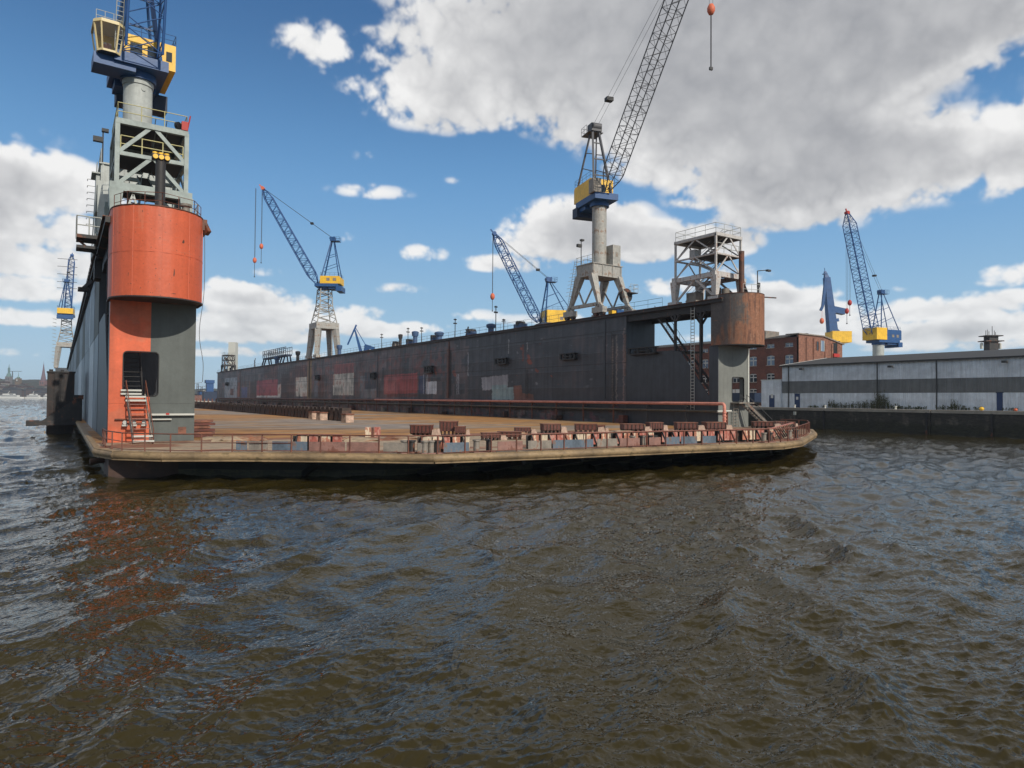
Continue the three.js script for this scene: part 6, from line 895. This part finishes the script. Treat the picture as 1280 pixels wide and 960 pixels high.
// ---------------------------------------------------------------- far shore
{
  const r = rng(2024), dist = 1050, c = atDepth(30, 494, dist);
  // ridge of the far bank, facing the river
  const n = 160, m = 14, pos = [], idx = [], dir = V3(RIGHT.x, 0, RIGHT.z).normalize(), dep = V3(FWD.x, 0, FWD.z).normalize(); const prof = (i, j) => { const u = i / n, t = j / m; const px = mix(-150, 330, u); const crest = (16 + 13 * sstep(40, -30, px) + 7 * fbm(u, 0.3, 14, 3, 4, 700)) * sstep(0, 0.8, t); return 1.2 + crest * (0.75 + 0.35 * fbm(u, t * .2, 50, 9, 3, 710)) * (t > 0.02 ? 1 : 0); };
  for (let j = 0; j <= m; j++) for (let i = 0; i <= n; i++) { const p = c.clone().addScaledVector(dir, mix(-230, 380, i / n)).addScaledVector(dep, j / m * 230); pos.push(p.x, j === 0 ? -1 : prof(i, j), p.z); }
  for (let j = 0; j < m; j++) for (let i = 0; i < n; i++) { const a = j * (n + 1) + i, b = a + 1, d = a + n + 1; idx.push(a, b, d, b, d + 1, d); }
  const g = new THREE.BufferGeometry(); g.setAttribute('position', new THREE.Float32BufferAttribute(pos, 3)); g.setIndex(idx); g.computeVertexNormals();
  tag(new MB().add(g).build('far_bank', new THREE.MeshStandardMaterial({ roughness: 0.95, map: pixelsTex(256, 256, (u, v, q) => { const a = fbm(u, v, 8, 8, 5, 720); q[0] = 38 + 34 * a; q[1] = 42 + 30 * a; q[2] = 38 + 24 * a; }, [60, 60]), side: THREE.DoubleSide })), null, null, null, 'structure');  // bank colours darkened, cloud shade is put into them
  const spot = (px, back) => atDepth(px, 494, dist + back), ground = (px, back) => prof(Math.round(n * clamp((spot(px, 0).sub(c).dot(dir) + 230) / 610)), Math.min(m, back / 230 * m));
  // trees on the slope: rough crowns, one mass
  const leafG = new THREE.IcosahedronGeometry(1, 1), tm = new THREE.MeshStandardMaterial({ color: new THREE.Color().setRGB(0.055, 0.062, 0.04), roughness: 1, flatShading: true }), trees = new THREE.InstancedMesh(leafG, tm, 620), mm = new THREE.Matrix4(), qq = new THREE.Quaternion();
  for (let i = 0; i < 620; i++) { const px = -20 + 110 * r(), back = 40 + 180 * r(), p = spot(px, back); p.y = ground(px, back) + 1 + 3 * r(); qq.setFromEuler(new THREE.Euler(r() * 6, r() * 6, r() * 6)); mm.compose(p, qq, V3(2 + 3 * r(), 2 + 3.4 * r(), 2 + 3 * r())); trees.setMatrixAt(i, mm); }
  trees.name = 'far_wood'; tag(trees, 'dark mass of trees covering the far river bank', 'trees', null, 'stuff'); trees.castShadow = true; scene.add(trees);
  const walls = [plain([112, 104, 98], .9), plain([96, 74, 64], .9), plain([128, 122, 116], .9), plain([84, 80, 80], .9)], roofs = [plain([64, 48, 44], .9), plain([54, 56, 60], .9)], glassF = plain([52, 58, 66], .4);  // house wall tones lowered to carry the cloud shade over the bank
  for (let i = 0; i < 30; i++) {
    const px = -14 + 92 * (i + r() * .7) / 30, back = i % 2 ? 8 + 20 * r() : 45 + 90 * r(), p = spot(px, back), y = i % 2 ? 1.5 : ground(px, back) - 1, w = 4 + 5 * r(), h = 6 + 7 * r(), b = thing('far_house', 'small pale house with several storeys on the far river bank', 'house', p.x, y, p.z, -YAW + (r() - .5) * .3, 'houses on the far bank');
    new MB().box(-w, w, 0, h, -4, 4).build('wall', walls[i % 4], b); new MB().prism('z', [[-w - .3, h], [w + .3, h], [w * .7, h + 3], [-w * .7, h + 3]], -4.2, 4.2).build('roof', roofs[i % 2], b);
    for (let s = 0; s < Math.floor(h / 3); s++) new MB().box(-w * .86, w * .86, 1.2 + s * 3, 2.6 + s * 3, 4, 4.06).build('window_row', glassF, b);
  }
  const tower = (px, tip, base, w, spire, label, mat, roofM) => { const p = spot(px, 120), s = (dist + 120) / FOCAL, Y = (py) => EYE.y + (494.4 - py) * s, b = thing('church_tower', label, 'church tower', p.x, 0, p.z, -YAW), ws = w * s / 2, ys = Y(spire); new MB().box(-ws, ws, 0, ys, -ws, ws).build('shaft', mat, b); for (const q of [-.45, .45]) new MB().box(ws * q - ws * .2, ws * q + ws * .2, ys - 6, ys - 2, ws, ws + .1).build('belfry_window', glassF, b); return { b, ws, ys, Y }; };
  { const { b, ws, ys, Y } = tower(53.8, 453, 490, 6, 476, 'church tower with a tall slender dark red spire on the far bank', plain([122, 92, 88], .9)); new MB().tube([0, ys, 0], [0, Y(466), 0], ws * 1.05, 8, ws * .5).tube([0, Y(466), 0], [0, Y(453), 0], ws * .5, 8, 0.1).build('spire', plain([104, 84, 92], .8), b); new MB().tube([0, Y(453), 0], [0, Y(451), 0], .12, 4).build('cross', M.darkGrey, b); }
  { const { b, ws, ys, Y } = tower(10.5, 457, 480, 5.5, 471, 'church tower with a stepped green copper lantern on the far hill', plain([116, 112, 112], .9)); new MB().tube([0, ys, 0], [0, Y(467), 0], ws * 1.15, 10, ws * .7).tube([0, Y(467), 0], [0, Y(461), 0], ws * .45, 10).tube([0, Y(461), 0], [0, Y(459.5), 0], ws * .55, 10, ws * .2).tube([0, Y(459.5), 0], [0, Y(455), 0], .6, 6, .1).build('lantern', plain([92, 118, 116], .7), b); }
  { const { b, ws, ys, Y } = tower(22.5, 465, 485, 5, 473, 'squat brown stone tower with domed cap on the far bank', plain([112, 96, 80], .9)); new MB().sphere(0, ys, 0, ws * .8, 1.1, 12).tube([0, ys + ws, 0], [0, Y(464.5), 0], .5, 6, .1).build('dome', plain([92, 118, 112], .7), b); new MB().tube([0, ys - 3.2, ws], [0, ys - 3.2, ws + .15], 1.3, 16).build('clock_face', M.white, b); }
  { const p = spot(15, 130), b = thing('site_crane', 'tiny site crane with level jib beside the far church tower', 'crane', p.x, 0, p.z, -YAW), y = EYE.y + (494.4 - 464.5) * (dist + 130) / FOCAL; new MB().box(-.5, .5, 0, y, -.5, .5).build('mast', M.darkGrey, b); new MB().box(-4, 16, y, y + .7, -.4, .4).build('jib', M.darkGrey, b); }
  // white passenger boats under the bank
  const boat = (px, w, label, back) => { const p = spot(px, back), s = (dist + back) / FOCAL, b = thing('passenger_boat', label, 'boat', p.x, 0, p.z, -YAW, 'boats under the far bank'), L = w * s / 2; new MB().prism('y', [[-L, 3], [L * .8, 3], [L, 0], [L * .8, -3], [-L, -3]], -.4, 2.2).build('hull', M.white, b); new MB().box(-L * .8, L * .6, 2.2, 4.8, -2.6, 2.6).build('saloon', M.white, b); new MB().box(-L * .76, L * .56, 3.1, 4.1, 2.6, 2.66).build('window_band', glassF, b); new MB().box(-L * .5, L * .3, 4.8, 6.8, -2.2, 2.2).build('upper_deck', M.white, b); new MB().box(L * .02, L * .28, 5.3, 6.3, 2.2, 2.26).build('window_band', glassF, b); new MB().bar([-L * .2, 6.8, 0], [-L * .06, 10.5, 0], .5).build('mast', M.white, b); };
  boat(13, 34, 'white passenger boat with upper deck moored under the far bank', -60); boat(43, 20, 'smaller white boat moored beside the passenger boat on the far bank', -40); boat(60, 10, 'little white launch at the end of the far moorings', -40);
  tag(new MB().box(-150, 300, -1, 2.2, -6, 6).build('far_quay', M.quayTop), null, null, null, 'structure').position.set(c.x - dep.x * 6, 0, c.z - dep.z * 6); scene.children[scene.children.length - 1].rotation.y = -YAW;
}
scene.fog = new THREE.FogExp2(new THREE.Color().setRGB(0.62, 0.74, 0.9), 0.00015);
renderer.render(scene, camera);
